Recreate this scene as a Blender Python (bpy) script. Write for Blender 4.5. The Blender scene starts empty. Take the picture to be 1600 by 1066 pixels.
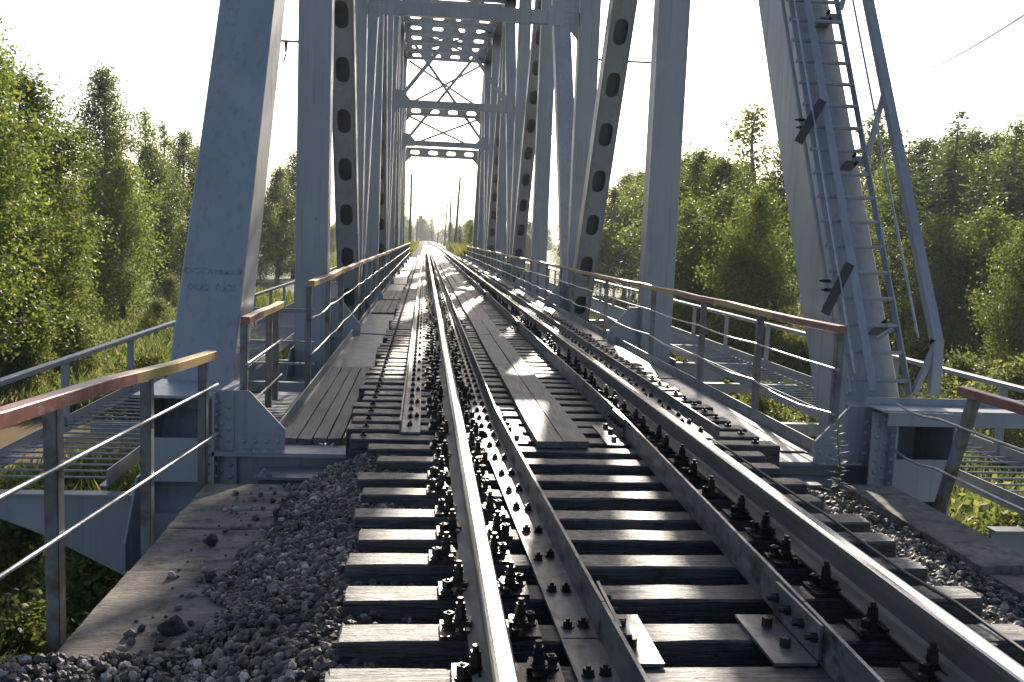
import bpy, bmesh, math, random
import numpy as np
from mathutils import Vector, Matrix
R_ = math.radians
rnd = random.Random(7)
rng = np.random.default_rng(7)
scn = bpy.context.scene
COL = scn.collection

# ------------------------------------------------------------------ camera
W, H = 1600, 1066
CAM = Vector((-1.067, 0.0, 1.254)); YAW, PITCH, ROLL, FPX = 0.0982, 0.1089, 0.0397, 1436.8
fw = Vector((math.sin(YAW)*math.cos(PITCH), math.cos(YAW)*math.cos(PITCH), -math.sin(PITCH)))
r0 = Vector((math.cos(YAW), -math.sin(YAW), 0)); u0 = r0.cross(fw)
rt = r0*math.cos(ROLL) + u0*math.sin(ROLL); up = -r0*math.sin(ROLL) + u0*math.cos(ROLL)
cd = bpy.data.cameras.new('camera'); cam = bpy.data.objects.new('camera', cd); COL.objects.link(cam)
cam.matrix_world = Matrix(((rt.x, up.x, -fw.x, CAM.x), (rt.y, up.y, -fw.y, CAM.y), (rt.z, up.z, -fw.z, CAM.z), (0, 0, 0, 1)))
cd.sensor_width = 36; cd.lens = 36*FPX/W; cd.clip_start = 0.05; cd.clip_end = 5000
scn.camera = cam

# ------------------------------------------------------------------ light
SUN_AZ, SUN_EL = R_(9.35), R_(25.4)        # azimuth measured from +Y (along the track) towards +X
w = bpy.data.worlds.new('World'); scn.world = w; w.use_nodes = True
nt = w.node_tree; nt.nodes.clear()
sky = nt.nodes.new('ShaderNodeTexSky'); sky.sky_type = 'NISHITA'; sky.sun_disc = False
sky.sun_elevation = SUN_EL; sky.sun_rotation = SUN_AZ
sky.air_density = 0.75; sky.dust_density = 1.8; sky.ozone_density = 1.0
bg = nt.nodes.new('ShaderNodeBackground'); bg.inputs[1].default_value = 0.095
wo = nt.nodes.new('ShaderNodeOutputWorld')
nt.links.new(sky.outputs[0], bg.inputs[0]); nt.links.new(bg.outputs[0], wo.inputs[0])
sd = bpy.data.lights.new('sun', 'SUN'); sd.energy = 5.0; sd.angle = R_(0.5); sd.color = (1.0, 0.90, 0.76)
sun = bpy.data.objects.new('sun', sd); COL.objects.link(sun)
sdir = Vector((math.sin(SUN_AZ)*math.cos(SUN_EL), math.cos(SUN_AZ)*math.cos(SUN_EL), math.sin(SUN_EL)))
sun.rotation_euler = (-sdir).to_track_quat('-Z', 'Y').to_euler(); sun.location = (10, 40, 30)
vs = scn.view_settings; vs.view_transform = 'Standard'; vs.look = 'None'; vs.gamma = 1.0; vs.use_curve_mapping = False
vs.exposure = 1.12
scn.render.film_transparent = False
scn.cycles.max_bounces = 6; scn.cycles.diffuse_bounces = 3; scn.cycles.glossy_bounces = 3
scn.cycles.transmission_bounces = 4; scn.cycles.transparent_max_bounces = 6; scn.cycles.volume_bounces = 0
scn.cycles.sample_clamp_indirect = 4.0
scn.cycles.use_denoising = True

# ------------------------------------------------------------------ helpers
def ray(px, py): return fw + rt*((px-W/2)/FPX) - up*((py-H/2)/FPX)
def atZ(px, py, z): d = ray(px, py); return CAM + d*((z-CAM.z)/d.z)
def atX(px, py, x): d = ray(px, py); return CAM + d*((x-CAM.x)/d.x)
def atY(px, py, y): d = ray(px, py); return CAM + d*(y/d.y)

class MB:
    def __init__(s): s.v = []; s.f = []; s.m = []
    def add(s, vs_, fs, mi=0):
        o = len(s.v); s.v += [tuple(v) for v in vs_]; s.f += [tuple(i+o for i in f) for f in fs]; s.m += [mi]*len(fs)
    def box(s, x0, x1, y0, y1, z0, z1, mi=0):
        s.add([(x0,y0,z0),(x1,y0,z0),(x1,y1,z0),(x0,y1,z0),(x0,y0,z1),(x1,y0,z1),(x1,y1,z1),(x0,y1,z1)],
              [(0,3,2,1),(4,5,6,7),(0,1,5,4),(1,2,6,5),(2,3,7,6),(3,0,4,7)], mi); return s
    def beam(s, p0, p1, a, b, ref=(1,0,0), off=(0,0), mi=0):
        """bar from p0 to p1, size a along ref (made square to the axis) and b across; off shifts the section"""
        p0, p1 = Vector(p0), Vector(p1); t = (p1-p0).normalized(); u = Vector(ref); u = (u - t*u.dot(t)).normalized(); n = t.cross(u)
        c = u*off[0] + n*off[1]; vs_ = []
        for p in (p0, p1):
            for (i, j) in ((-1,-1),(1,-1),(1,1),(-1,1)): vs_.append(p + c + u*(i*a/2) + n*(j*b/2))
        s.add(vs_, [(3,2,1,0),(4,5,6,7),(0,1,5,4),(1,2,6,5),(2,3,7,6),(3,0,4,7)], mi); return s
    def cyl(s, p0, p1, r, n=8, r1=None, cap=True, mi=0):
        p0, p1 = Vector(p0), Vector(p1); t = (p1-p0).normalized(); u = t.orthogonal().normalized(); k = t.cross(u); r1 = r if r1 is None else r1
        vs_ = [p + (u*math.cos(2*math.pi*i/n) + k*math.sin(2*math.pi*i/n))*q for p, q in ((p0, r), (p1, r1)) for i in range(n)]
        fs = [(i, (i+1) % n, n+(i+1) % n, n+i) for i in range(n)]
        if cap: fs += [tuple(range(n-1, -1, -1)), tuple(range(n, 2*n))]
        s.add(vs_, fs, mi); return s
    def tube(s, pts, r, n=6, radii=None, mi=0):
        pts = [Vector(p) for p in pts]; rings = []; u = None
        for i, p in enumerate(pts):
            t = (pts[min(i+1, len(pts)-1)] - pts[max(i-1, 0)]).normalized()
            u = t.orthogonal().normalized() if u is None else (u - t*u.dot(t)).normalized()
            k = t.cross(u); rr = radii[i] if radii else r
            rings.append([p + (u*math.cos(2*math.pi*j/n) + k*math.sin(2*math.pi*j/n))*rr for j in range(n)])
        vs_ = [v for g in rings for v in g]; fs = []
        for i in range(len(pts)-1):
            for j in range(n): fs.append((i*n+j, i*n+(j+1) % n, (i+1)*n+(j+1) % n, (i+1)*n+j))
        fs += [tuple(range(n-1, -1, -1)), tuple(range((len(pts)-1)*n, len(pts)*n))]
        s.add(vs_, fs, mi); return s
    def dome(s, c, nrm, r, h=None, n=7, mi=0):
        c, t = Vector(c), Vector(nrm).normalized(); u = t.orthogonal().normalized(); k = t.cross(u); h = h or r*0.6
        vs_ = [c + (u*math.cos(2*math.pi*i/n) + k*math.sin(2*math.pi*i/n))*r for i in range(n)]
        vs_ += [c + t*h*0.75 + (u*math.cos(2*math.pi*i/n) + k*math.sin(2*math.pi*i/n))*r*0.62 for i in range(n)] + [c + t*h]
        fs = [(i, (i+1) % n, n+(i+1) % n, n+i) for i in range(n)] + [(n+i, n+(i+1) % n, 2*n) for i in range(n)]
        s.add(vs_, fs, mi); return s
    def prism(s, poly, axis, a0, a1, mi=0):
        """poly: (u,v) points; axis 'x','y','z': extrude from a0 to a1"""
        f = {'x': lambda u, v, a: (a, u, v), 'y': lambda u, v, a: (u, a, v), 'z': lambda u, v, a: (u, v, a)}[axis]
        n = len(poly); vs_ = [f(u, v, a0) for u, v in poly] + [f(u, v, a1) for u, v in poly]
        s.add(vs_, [tuple(range(n-1, -1, -1)), tuple(range(n, 2*n))] + [(i, (i+1) % n, n+(i+1) % n, n+i) for i in range(n)], mi); return s
    def holed(s, p0, p1, wid, th, ref, holes, hw, hl, seg=5, mi=0):
        """plate along p0-p1, width wid along ref, thickness th, with long round-ended holes at the given distances"""
        p0, p1 = Vector(p0), Vector(p1); L = (p1-p0).length; t = (p1-p0)/L; u = Vector(ref); u = (u-t*u.dot(t)).normalized(); n = t.cross(u)
        def P(x, y, k): return p0 + t*y + u*x + n*(th/2 if k else -th/2)
        ed = [0.0] + [(holes[i]+holes[i+1])/2 for i in range(len(holes)-1)] + [L]; h2 = wid/2
        for i, c in enumerate(holes):
            a, b = ed[i], ed[i+1]; ring = []; r = hw/2; ys = hl/2 - r
            for q in range(seg+1): an = math.pi*q/seg; ring.append((r*math.cos(an), c+ys+r*math.sin(an)))
            for q in range(seg+1): an = math.pi+math.pi*q/seg; ring.append((r*math.cos(an), c-ys+r*math.sin(an)))
            m = len(ring); out = []
            for (x, y) in ring:
                out.append((x, y))
            # outer loop: project ring points to the cell border
            def proj(x, y):
                dx, dy = x, y-c
                k = min(h2/abs(dx) if abs(dx) > 1e-6 else 1e9, ((b-c) if dy > 0 else (c-a))/abs(dy) if abs(dy) > 1e-6 else 1e9)
                return (dx*k, c+dy*k)
            orr = []
            for q in range(m):
                orr.append(proj(*ring[q]))
            corners = [(h2, b), (-h2, b), (-h2, a), (h2, a)]
            for cn in corners:   # snap the nearest border point to each corner
                j = min(range(m), key=lambda q: (orr[q][0]-cn[0])**2 + (orr[q][1]-cn[1])**2); orr[j] = cn
            vs_ = []
            for k in (0, 1): vs_ += [P(x, y, k) for x, y in ring] + [P(x, y, k) for x, y in orr]
            fs = []
            for q in range(m):
                q1 = (q+1) % m
                fs.append((q, q1, m+q1, m+q)); fs.append((2*m+q, 3*m+q, 3*m+q1, 2*m+q1))
                fs.append((q, 2*m+q, 2*m+q1, q1)); fs.append((m+q, m+q1, 3*m+q1, 3*m+q))
            s.add(vs_, fs, mi)
        return s
    def mesh(s, name, mats, org=(0,0,0), smooth=False, bevel=0):
        me = bpy.data.meshes.new(name); ox, oy, oz = org
        me.from_pydata([(x-ox, y-oy, z-oz) for x, y, z in s.v], [], s.f)
        for m in (mats if isinstance(mats, (list, tuple)) else [mats]): me.materials.append(m)
        if any(s.m): me.polygons.foreach_set('material_index', s.m)
        if bevel:
            bm = bmesh.new(); bm.from_mesh(me); bmesh.ops.recalc_face_normals(bm, faces=bm.faces)
            bmesh.ops.bevel(bm, geom=bm.edges[:], offset=bevel, segments=1, affect='EDGES', clamp_overlap=True); bm.to_mesh(me); bm.free()
        if smooth: me.polygons.foreach_set('use_smooth', [True]*len(me.polygons))
        me.update(); return me
    def build(s, name, mats, parent=None, **k):
        org = ORG.get(parent.name, (0,0,0)) if parent is not None else (0,0,0)
        return link(name, s.mesh(name, mats, org, **k), parent)
ORG = {}
def link(name, me, parent=None, loc=None, rot=None):
    o = bpy.data.objects.new(name, me); COL.objects.link(o)
    if parent is not None:
        o.parent = parent; ORG[o.name] = ORG.get(parent.name, (0,0,0))
    if loc is not None: o.location = loc
    if rot is not None: o.rotation_euler = rot
    return o
def tag(o, label=None, cat=None, group=None, kind=None):
    if label: o['label'] = label
    if cat: o['category'] = cat
    if group: o['group'] = group
    if kind: o['kind'] = kind
    return o
def thing(name, label, cat, loc=(0,0,0), group=None):
    o = bpy.data.objects.new(name, None); COL.objects.link(o); o.location = loc; o.empty_display_size = 0.2
    ORG[o.name] = tuple(loc); return tag(o, label, cat, group)
def np_mesh(name, V, nper, mat, smooth=False):
    """V: (n*nper,3) points, every nper of them a face"""
    n = len(V)//nper; me = bpy.data.meshes.new(name); me.vertices.add(len(V)); me.vertices.foreach_set('co', np.ascontiguousarray(V, dtype=np.float32).ravel())
    me.loops.add(len(V)); me.loops.foreach_set('vertex_index', np.arange(len(V), dtype=np.int32))
    me.polygons.add(n); me.polygons.foreach_set('loop_start', np.arange(0, len(V), nper, dtype=np.int32))
    if smooth: me.polygons.foreach_set('use_smooth', [True]*n)
    me.materials.append(mat); me.update(calc_edges=True); return me

# ------------------------------------------------------------------ materials
def nmat(name):
    m = bpy.data.materials.new(name); m.use_nodes = True; t = m.node_tree; b = t.nodes['Principled BSDF']; return m, t, b
def node(t, kind, **k):
    n = t.nodes.new(kind)
    for a, v in k.items(): setattr(n, a, v)
    return n
def noise_tex(t, coord, scale, detail=4, rough=0.55, stretch=None):
    n = node(t, 'ShaderNodeTexNoise'); n.inputs['Scale'].default_value = scale; n.inputs['Detail'].default_value = detail; n.inputs['Roughness'].default_value = rough
    if stretch:
        mp = node(t, 'ShaderNodeMapping'); mp.inputs['Scale'].default_value = stretch; t.links.new(coord, mp.inputs[0]); t.links.new(mp.outputs[0], n.inputs[0])
    else: t.links.new(coord, n.inputs[0])
    return n
def ramp(t, src, stops):
    r = node(t, 'ShaderNodeValToRGB'); e = r.color_ramp.elements
    while len(e) < len(stops): e.new(0.5)
    for i, (p, c) in enumerate(stops): e[i].position = p; e[i].color = (c[0], c[1], c[2], 1) if not isinstance(c, (int, float)) else (c, c, c, 1)
    t.links.new(src, r.inputs[0]); return r
def mixc(t, fac, a, b, mode='MIX'):
    m = node(t, 'ShaderNodeMix', data_type='RGBA', blend_type=mode)
    for inp, v in ((m.inputs[0], fac), (m.inputs[6], a), (m.inputs[7], b)):
        if isinstance(v, (int, float)): inp.default_value = v
        elif isinstance(v, (tuple, list)): inp.default_value = (*v, 1)
        else: t.links.new(v, inp)
    return m.outputs[2]
def bump(t, b, src, strength, dist=0.01):
    n = node(t, 'ShaderNodeBump'); n.inputs['Strength'].default_value = strength; n.inputs['Distance'].default_value = dist
    t.links.new(src, n.inputs['Height']); t.links.new(n.outputs[0], b.inputs['Normal']); return n
def surf(name, c1, c2, scale, rough=(0.5, 0.7), stretch=None, bmp=0.2, bdist=0.005, metallic=0.0, c3=None, s3=2.0, p3=(0.58, 0.7), spec=0.5, rand=0.0, fine=None):
    m, t, b = nmat(name); tc = node(t, 'ShaderNodeTexCoord').outputs['Object']
    if rand or True:
        geo = node(t, 'ShaderNodeNewGeometry').outputs['Position']; tc = geo
    n1 = noise_tex(t, tc, scale, 5, 0.6, stretch); col = ramp(t, n1.outputs[0], [(0.32, c1), (0.68, c2)]).outputs[0]
    if c3:
        n3 = noise_tex(t, tc, s3, 6, 0.65); f3 = ramp(t, n3.outputs[0], [(p3[0], 0.0), (p3[1], 1.0)]).outputs[0]; col = mixc(t, f3, col, c3)
    if rand:
        oi = node(t, 'ShaderNodeObjectInfo').outputs['Random']; hsv = node(t, 'ShaderNodeHueSaturation'); mr = node(t, 'ShaderNodeMapRange')
        mr.inputs[3].default_value = 1-rand; mr.inputs[4].default_value = 1+rand; t.links.new(oi, mr.inputs[0]); t.links.new(mr.outputs[0], hsv.inputs['Value']); t.links.new(col, hsv.inputs['Color']); col = hsv.outputs[0]
    t.links.new(col, b.inputs['Base Color'])
    nr = noise_tex(t, tc, scale*1.7, 4, 0.6, stretch); rr = ramp(t, nr.outputs[0], [(0.3, rough[0]), (0.7, rough[1])]); t.links.new(rr.outputs[0], b.inputs['Roughness'])
    nb = noise_tex(t, tc, fine or scale*3, 5, 0.65, stretch); bump(t, b, nb.outputs[0], bmp, bdist)
    b.inputs['Metallic'].default_value = metallic; b.inputs['Specular IOR Level'].default_value = spec
    return m
M = {}
def mk_steel():
    m, t, b = nmat('grey_steel_paint'); g = node(t, 'ShaderNodeNewGeometry').outputs['Position']
    n1 = noise_tex(t, g, 1.2, 5, 0.6, (1.5,1.5,0.5)); c = ramp(t, n1.outputs[0], [(0.32, (0.236,0.246,0.256)), (0.68, (0.295,0.304,0.312))]).outputs[0]
    n2 = noise_tex(t, g, 2.2, 5, 0.65, (7,7,0.22)); f2 = ramp(t, n2.outputs[0], [(0.52, 0.0), (0.78, 0.75)]).outputs[0]; c = mixc(t, f2, c, (0.165,0.158,0.145))
    n3 = noise_tex(t, g, 0.8, 3, 0.5); f3 = ramp(t, n3.outputs[0], [(0.60, 0.0), (0.63, 0.35)]).outputs[0]; c = mixc(t, f3, c, (0.34,0.35,0.362))
    n4 = noise_tex(t, g, 9, 6, 0.7); f4 = ramp(t, n4.outputs[0], [(0.67, 0.0), (0.72, 1.0)]).outputs[0]; c = mixc(t, f4, c, (0.15,0.095,0.065))
    t.links.new(c, b.inputs['Base Color']); rr = ramp(t, n2.outputs[0], [(0.3, 0.28), (0.7, 0.48)]); t.links.new(rr.outputs[0], b.inputs['Roughness'])
    n5 = noise_tex(t, g, 5, 5, 0.6); bump(t, b, n5.outputs[0], 0.14, 0.006); return m
M['steel'] = mk_steel()
M['steel_old'] = surf('weathered_grey_paint', (0.15,0.15,0.15), (0.24,0.24,0.24), 6, (0.4,0.6), None, 0.25, 0.004, c3=(0.12,0.065,0.04), s3=7, p3=(0.63,0.72))
M['dark_and_shade_steel'] = surf('weathered_and_shade_dark_steel', (0.03,0.026,0.023), (0.06,0.052,0.046), 9, (0.35,0.6), None, 0.3, 0.004, c3=(0.12,0.06,0.035), s3=11, p3=(0.6,0.72))  # rust spots on dark steel; the dark base also paints shade on the ladder braces
M['guard'] = surf('worn_guard_angle_steel', (0.11,0.11,0.105), (0.22,0.22,0.215), 14, (0.34,0.55), (1,0.25,1), 0.35, 0.004, c3=(0.055,0.042,0.034), s3=9, p3=(0.5,0.66), metallic=0.35)
M['rail_side'] = surf('brown_rail_steel', (0.12,0.105,0.088), (0.19,0.17,0.145), 12, (0.45,0.65), (1,0.2,1), 0.3, 0.003, c3=(0.12,0.065,0.035), s3=10, p3=(0.6,0.75), metallic=0.2)
M['rail_top'] = surf('polished_rail_head', (0.55,0.53,0.50), (0.68,0.66,0.62), 4, (0.13,0.26), (1,0.05,1), 0.05, 0.002, metallic=1.0)
M['bolt'] = surf('oily_bolt_steel', (0.025,0.022,0.02), (0.06,0.052,0.045), 30, (0.22,0.42), None, 0.2, 0.003, metallic=0.5)
def mk_sleeper():
    m, t, b = nmat('creosoted_sleeper_wood'); g = node(t, 'ShaderNodeNewGeometry').outputs['Position']; oi = node(t, 'ShaderNodeObjectInfo').outputs['Random']
    off = node(t, 'ShaderNodeVectorMath', operation='MULTIPLY_ADD'); cx = node(t, 'ShaderNodeCombineXYZ'); t.links.new(oi, cx.inputs[0]); t.links.new(oi, cx.inputs[2]); t.links.new(cx.outputs[0], off.inputs[0]); off.inputs[1].default_value = (17, 0, 31); t.links.new(g, off.inputs[2]); g = off.outputs[0]
    n1 = noise_tex(t, g, 6, 5, 0.65, (0.6,8,6)); c = ramp(t, n1.outputs[0], [(0.3, (0.018,0.015,0.0125)), (0.55, (0.05,0.043,0.036)), (0.75, (0.11,0.097,0.083))]).outputs[0]
    n2 = noise_tex(t, g, 3.2, 4, 0.6, (0.5,16,7)); cr = ramp(t, n2.outputs[0], [(0.455, 0.0), (0.485, 1.0), (0.515, 0.0)]).outputs[0]; c = mixc(t, cr, c, (0.006,0.005,0.005))
    n3 = noise_tex(t, g, 14, 4, 0.7); f3 = ramp(t, n3.outputs[0], [(0.58, 0.0), (0.68, 1.0)]).outputs[0]; c = mixc(t, f3, c, (0.012,0.011,0.010))
    hs = node(t, 'ShaderNodeHueSaturation'); mr = node(t, 'ShaderNodeMapRange'); mr.inputs[3].default_value = 0.55; mr.inputs[4].default_value = 1.5; t.links.new(oi, mr.inputs[0]); t.links.new(mr.outputs[0], hs.inputs['Value']); t.links.new(c, hs.inputs['Color']); t.links.new(hs.outputs[0], b.inputs['Base Color'])
    rr = ramp(t, n3.outputs[0], [(0.35, 0.33), (0.7, 0.62)]); t.links.new(rr.outputs[0], b.inputs['Roughness']); b.inputs['Specular IOR Level'].default_value = 0.85
    nb = noise_tex(t, g, 11, 6, 0.7, (0.6,8,6)); h1 = mixc(t, cr, nb.outputs[0], (0.0,0.0,0.0)); bump(t, b, h1, 0.8, 0.012); return m
M['sleeper'] = mk_sleeper()
M['plank'] = surf('weathered_grey_plank', (0.062,0.056,0.049), (0.135,0.124,0.11), 5, (0.45,0.7), (8,0.35,4), 0.45, 0.006, c3=(0.06,0.056,0.05), s3=5, p3=(0.52,0.75), rand=0.28, fine=16)
M['plate'] = surf('worn_deck_plate', (0.13,0.13,0.13), (0.22,0.22,0.22), 5, (0.3,0.5), None, 0.25, 0.004, c3=(0.12,0.085,0.06), s3=4, p3=(0.56,0.72))
M['concrete'] = surf('stained_concrete', (0.15,0.128,0.105), (0.27,0.235,0.195), 3.5, (0.8,0.95), (0.7,3.2,1), 1.0, 0.02, c3=(0.085,0.07,0.056), s3=9, p3=(0.48,0.66), fine=30)
M['post'] = surf('rust_streaked_post_paint', (0.09,0.088,0.085), (0.20,0.20,0.20), 4, (0.4,0.6), (2,2,0.6), 0.25, 0.004, c3=(0.10,0.05,0.03), s3=6, p3=(0.5,0.66))
M['wire'] = surf('galvanised_wire', (0.28,0.28,0.28), (0.42,0.42,0.42), 20, (0.3,0.45), None, 0.1, 0.001, metallic=0.5)
M['pole'] = surf('weathered_pole_wood', (0.10,0.09,0.08), (0.17,0.155,0.14), 2, (0.7,0.9), None, 0.2)
M['bark'] = surf('dark_bark', (0.05,0.042,0.035), (0.10,0.085,0.07), 9, (0.8,0.95), (1,1,0.2), 0.6, 0.02)
M['birch'] = surf('pale_birch_bark', (0.34,0.32,0.29), (0.46,0.44,0.41), 7, (0.6,0.8), (1,1,0.6), 0.2, 0.01, c3=(0.05,0.045,0.04), s3=5, p3=(0.52,0.6))
M['mud'] = surf('muddy_water', (0.20,0.15,0.10), (0.25,0.19,0.13), 0.5, (0.15,0.25), None, 0.05, 0.01)
M['porcelain'] = surf('insulator', (0.5,0.5,0.48), (0.6,0.6,0.58), 4, (0.2,0.3))
M['letter'] = surf('faded_red_lettering', (0.15,0.085,0.085), (0.20,0.13,0.125), 25, (0.5,0.6), c3=(0.255,0.268,0.278), s3=34, p3=(0.42,0.56))
def mk_stone():
    m, t, b = nmat('ballast_stone'); g = node(t, 'ShaderNodeNewGeometry')
    c = ramp(t, g.outputs['Random Per Island'], [(0.0, (0.045,0.035,0.026)), (0.4, (0.11,0.09,0.068)), (0.7, (0.18,0.145,0.108)), (0.88, (0.27,0.23,0.18)), (1.0, (0.55,0.49,0.41))]).outputs[0]
    n = noise_tex(t, g.outputs['Position'], 1.6, 3, 0.6); dk = ramp(t, n.outputs[0], [(0.36, 0.35), (0.62, 1.0)]).outputs[0]
    c = mixc(t, 1.0, c, dk, 'MULTIPLY'); t.links.new(c, b.inputs['Base Color']); b.inputs['Roughness'].default_value = 0.62
    n2 = noise_tex(t, g.outputs['Position'], 60, 3, 0.6); bump(t, b, n2.outputs[0], 0.4, 0.004); return m
M['stone'] = mk_stone()
M['gravel'] = surf('gravel_bed', (0.035,0.033,0.03), (0.12,0.115,0.11), 26, (0.85,0.98), None, 1.0, 0.03, c3=(0.05,0.045,0.04), s3=2, p3=(0.45,0.7), spec=0.12)
def mk_leaf(name, stops, trans, gl=0.5, tw=0.5):
    m, t, b = nmat(name); g = node(t, 'ShaderNodeNewGeometry'); oi = node(t, 'ShaderNodeObjectInfo')
    c = ramp(t, g.outputs['Random Per Island'], stops).outputs[0]
    hs = node(t, 'ShaderNodeHueSaturation'); mr = node(t, 'ShaderNodeMapRange'); mr.inputs[3].default_value = 0.78; mr.inputs[4].default_value = 1.2
    t.links.new(oi.outputs['Random'], mr.inputs[0]); t.links.new(mr.outputs[0], hs.inputs['Value']); t.links.new(c, hs.inputs['Color'])
    t.links.new(hs.outputs[0], b.inputs['Base Color']); b.inputs['Roughness'].default_value = gl; b.inputs['Specular IOR Level'].default_value = 0.25
    tr = node(t, 'ShaderNodeBsdfTranslucent'); tc = mixc(t, 1.0, hs.outputs[0], trans, 'MULTIPLY'); t.links.new(tc, tr.inputs[0])
    mx = node(t, 'ShaderNodeMixShader'); mx.inputs[0].default_value = tw
    t.links.new(b.outputs[0], mx.inputs[1]); t.links.new(tr.outputs[0], mx.inputs[2]); t.links.new(mx.outputs[0], t.nodes['Material Output'].inputs[0]); return m
M['leaf'] = mk_leaf('birch_leaf', [(0.0,(0.034,0.06,0.016)),(0.5,(0.058,0.09,0.022)),(0.9,(0.085,0.11,0.027)),(1.0,(0.12,0.125,0.035))], (3.2,2.8,1.6))
M['needle'] = mk_leaf('spruce_needle', [(0.0,(0.03,0.05,0.018)),(0.6,(0.05,0.075,0.022)),(1.0,(0.075,0.095,0.03))], (2.4,2.3,1.3), 0.5, 0.4)
M['willow'] = mk_leaf('willow_leaf', [(0.0,(0.045,0.068,0.022)),(0.6,(0.075,0.098,0.03)),(1.0,(0.12,0.125,0.05))], (2.7,2.4,1.6))
M['grass'] = mk_leaf('meadow_grass', [(0.0,(0.04,0.065,0.018)),(0.5,(0.068,0.092,0.026)),(0.82,(0.105,0.115,0.04)),(0.95,(0.16,0.14,0.07)),(1.0,(0.24,0.20,0.12))], (2.1,1.95,1.5), 0.5)
M['weed'] = mk_leaf('yellowing_weeds', [(0.0,(0.05,0.075,0.02)),(0.5,(0.085,0.105,0.03)),(0.85,(0.13,0.12,0.04)),(1.0,(0.16,0.11,0.05))], (2.1,1.95,1.5), 0.5)
M['earth'] = surf('meadow_soil', (0.045,0.055,0.018), (0.085,0.09,0.03), 0.9, (0.85,0.98), None, 0.8, 0.05, c3=(0.10,0.085,0.05), s3=0.25, p3=(0.55,0.7))
def mk_band():
    m, t, b = nmat('red_and_yellow_rail_paint'); g = node(t, 'ShaderNodeNewGeometry').outputs['Position']; sx = node(t, 'ShaderNodeSeparateXYZ'); t.links.new(g, sx.inputs[0])
    def mth(op, a, v):
        n = node(t, 'ShaderNodeMath', operation=op); t.links.new(a, n.inputs[0]); n.inputs[1].default_value = v; return n.outputs[0]
    far = mth('MULTIPLY', mth('GREATER_THAN', sx.outputs[0], 2.4), 1.75); ad = node(t, 'ShaderNodeMath', operation='ADD'); t.links.new(sx.outputs[1], ad.inputs[0]); t.links.new(far, ad.inputs[1])
    f = mth('FRACT', mth('DIVIDE', mth('SUBTRACT', ad.outputs[0], 6.55 - 3.5), 3.5), 0.0); f = mth('GREATER_THAN', f, 0.5)
    n = noise_tex(t, g, 9, 5, 0.65, (3,1,1)); red = ramp(t, n.outputs[0], [(0.35,(0.20,0.06,0.048)),(0.7,(0.29,0.12,0.095))]).outputs[0]; yel = ramp(t, n.outputs[0], [(0.35,(0.38,0.22,0.045)),(0.7,(0.42,0.30,0.12))]).outputs[0]
    c = mixc(t, f, red, yel); n2 = noise_tex(t, g, 14, 5, 0.7); wr = ramp(t, n2.outputs[0], [(0.53, 0.0), (0.64, 0.9)]).outputs[0]
    c = mixc(t, wr, c, (0.27,0.21,0.17)); t.links.new(c, b.inputs['Base Color']); b.inputs['Roughness'].default_value = 0.42; bump(t, b, n2.outputs[0], 0.25, 0.004); return m
M['band'] = mk_band()

# ------------------------------------------------------------------ terrain
from mathutils import noise as mnoise
def gz(x, y):
    v = -4.0 + 0.25*mnoise.noise((x*0.06, y*0.06, 3.1)) + 0.10*mnoise.noise((x*0.3, y*0.3, 1.7))
    yc = 25.0 + 0.22*(x+12) + 2.0*math.sin(x*0.07); dd = abs(y-yc); v -= 0.75*max(0.0, 1-(dd/5.0)**2) if x > -60 and x < 60 else 0.0
    ax = abs(x)
    n1 = (-0.54 if ax < 2.6 else -0.54-0.62*(ax-2.6)) if y < 3.7 else -2.5-0.45*math.hypot(max(ax-2.6, 0), max(y-5.0, 0))
    d = math.hypot(max(ax-3.6, 0), max(76.0-y, 0)*1.2); n2 = -0.62 - 0.55*d
    if y > 60: v += min(1.0, (y-60)/120)*1.6*(1 if ax > 4 else 1)
    return max(v, n1, n2)
def axis(lo, hi, n0, fine):
    a = []
    k = 0.0
    while k < hi: a.append(k); k += fine*(1+0.055*len(a)**1.25*0.35)
    a.append(hi); b = []; k = fine
    while k < -lo: b.append(-k); k += fine*(1+0.055*len(b)**1.25*0.35)
    b.append(lo); return sorted(set(b+a))
XS = axis(-900, 900, 0, 0.6); YS = [y+8 for y in axis(-60, 1600, 0, 0.6)]
gv = [(x, y, gz(x, y)) for y in YS for x in XS]; nx = len(XS)
gf = [(j*nx+i, j*nx+i+1, (j+1)*nx+i+1, (j+1)*nx+i) for j in range(len(YS)-1) for i in range(nx-1)]
me = bpy.data.meshes.new('ground'); me.from_pydata(gv, [], gf); me.materials.append(M['earth']); me.polygons.foreach_set('use_smooth', [True]*len(gf)); me.update()
tag(link('ground', me), 'green meadow floor of the valley under and beside the bridge', 'ground', kind='structure')
mb = MB(); pts = []
for i in range(61):
    x = -75+i*2.5; yc = 25.0+0.22*(x+12)+2.0*math.sin(x*0.07); pts.append((x, yc))
mb.add([(x, y-6, -4.42) for x, y in pts]+[(x, y+6, -4.42) for x, y in pts], [(i, i+1, 62+i, 61+i) for i in range(60)])
tag(mb.build('stream', M['mud']), 'brown muddy stream winding through the meadow', 'stream', kind='structure')
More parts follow.
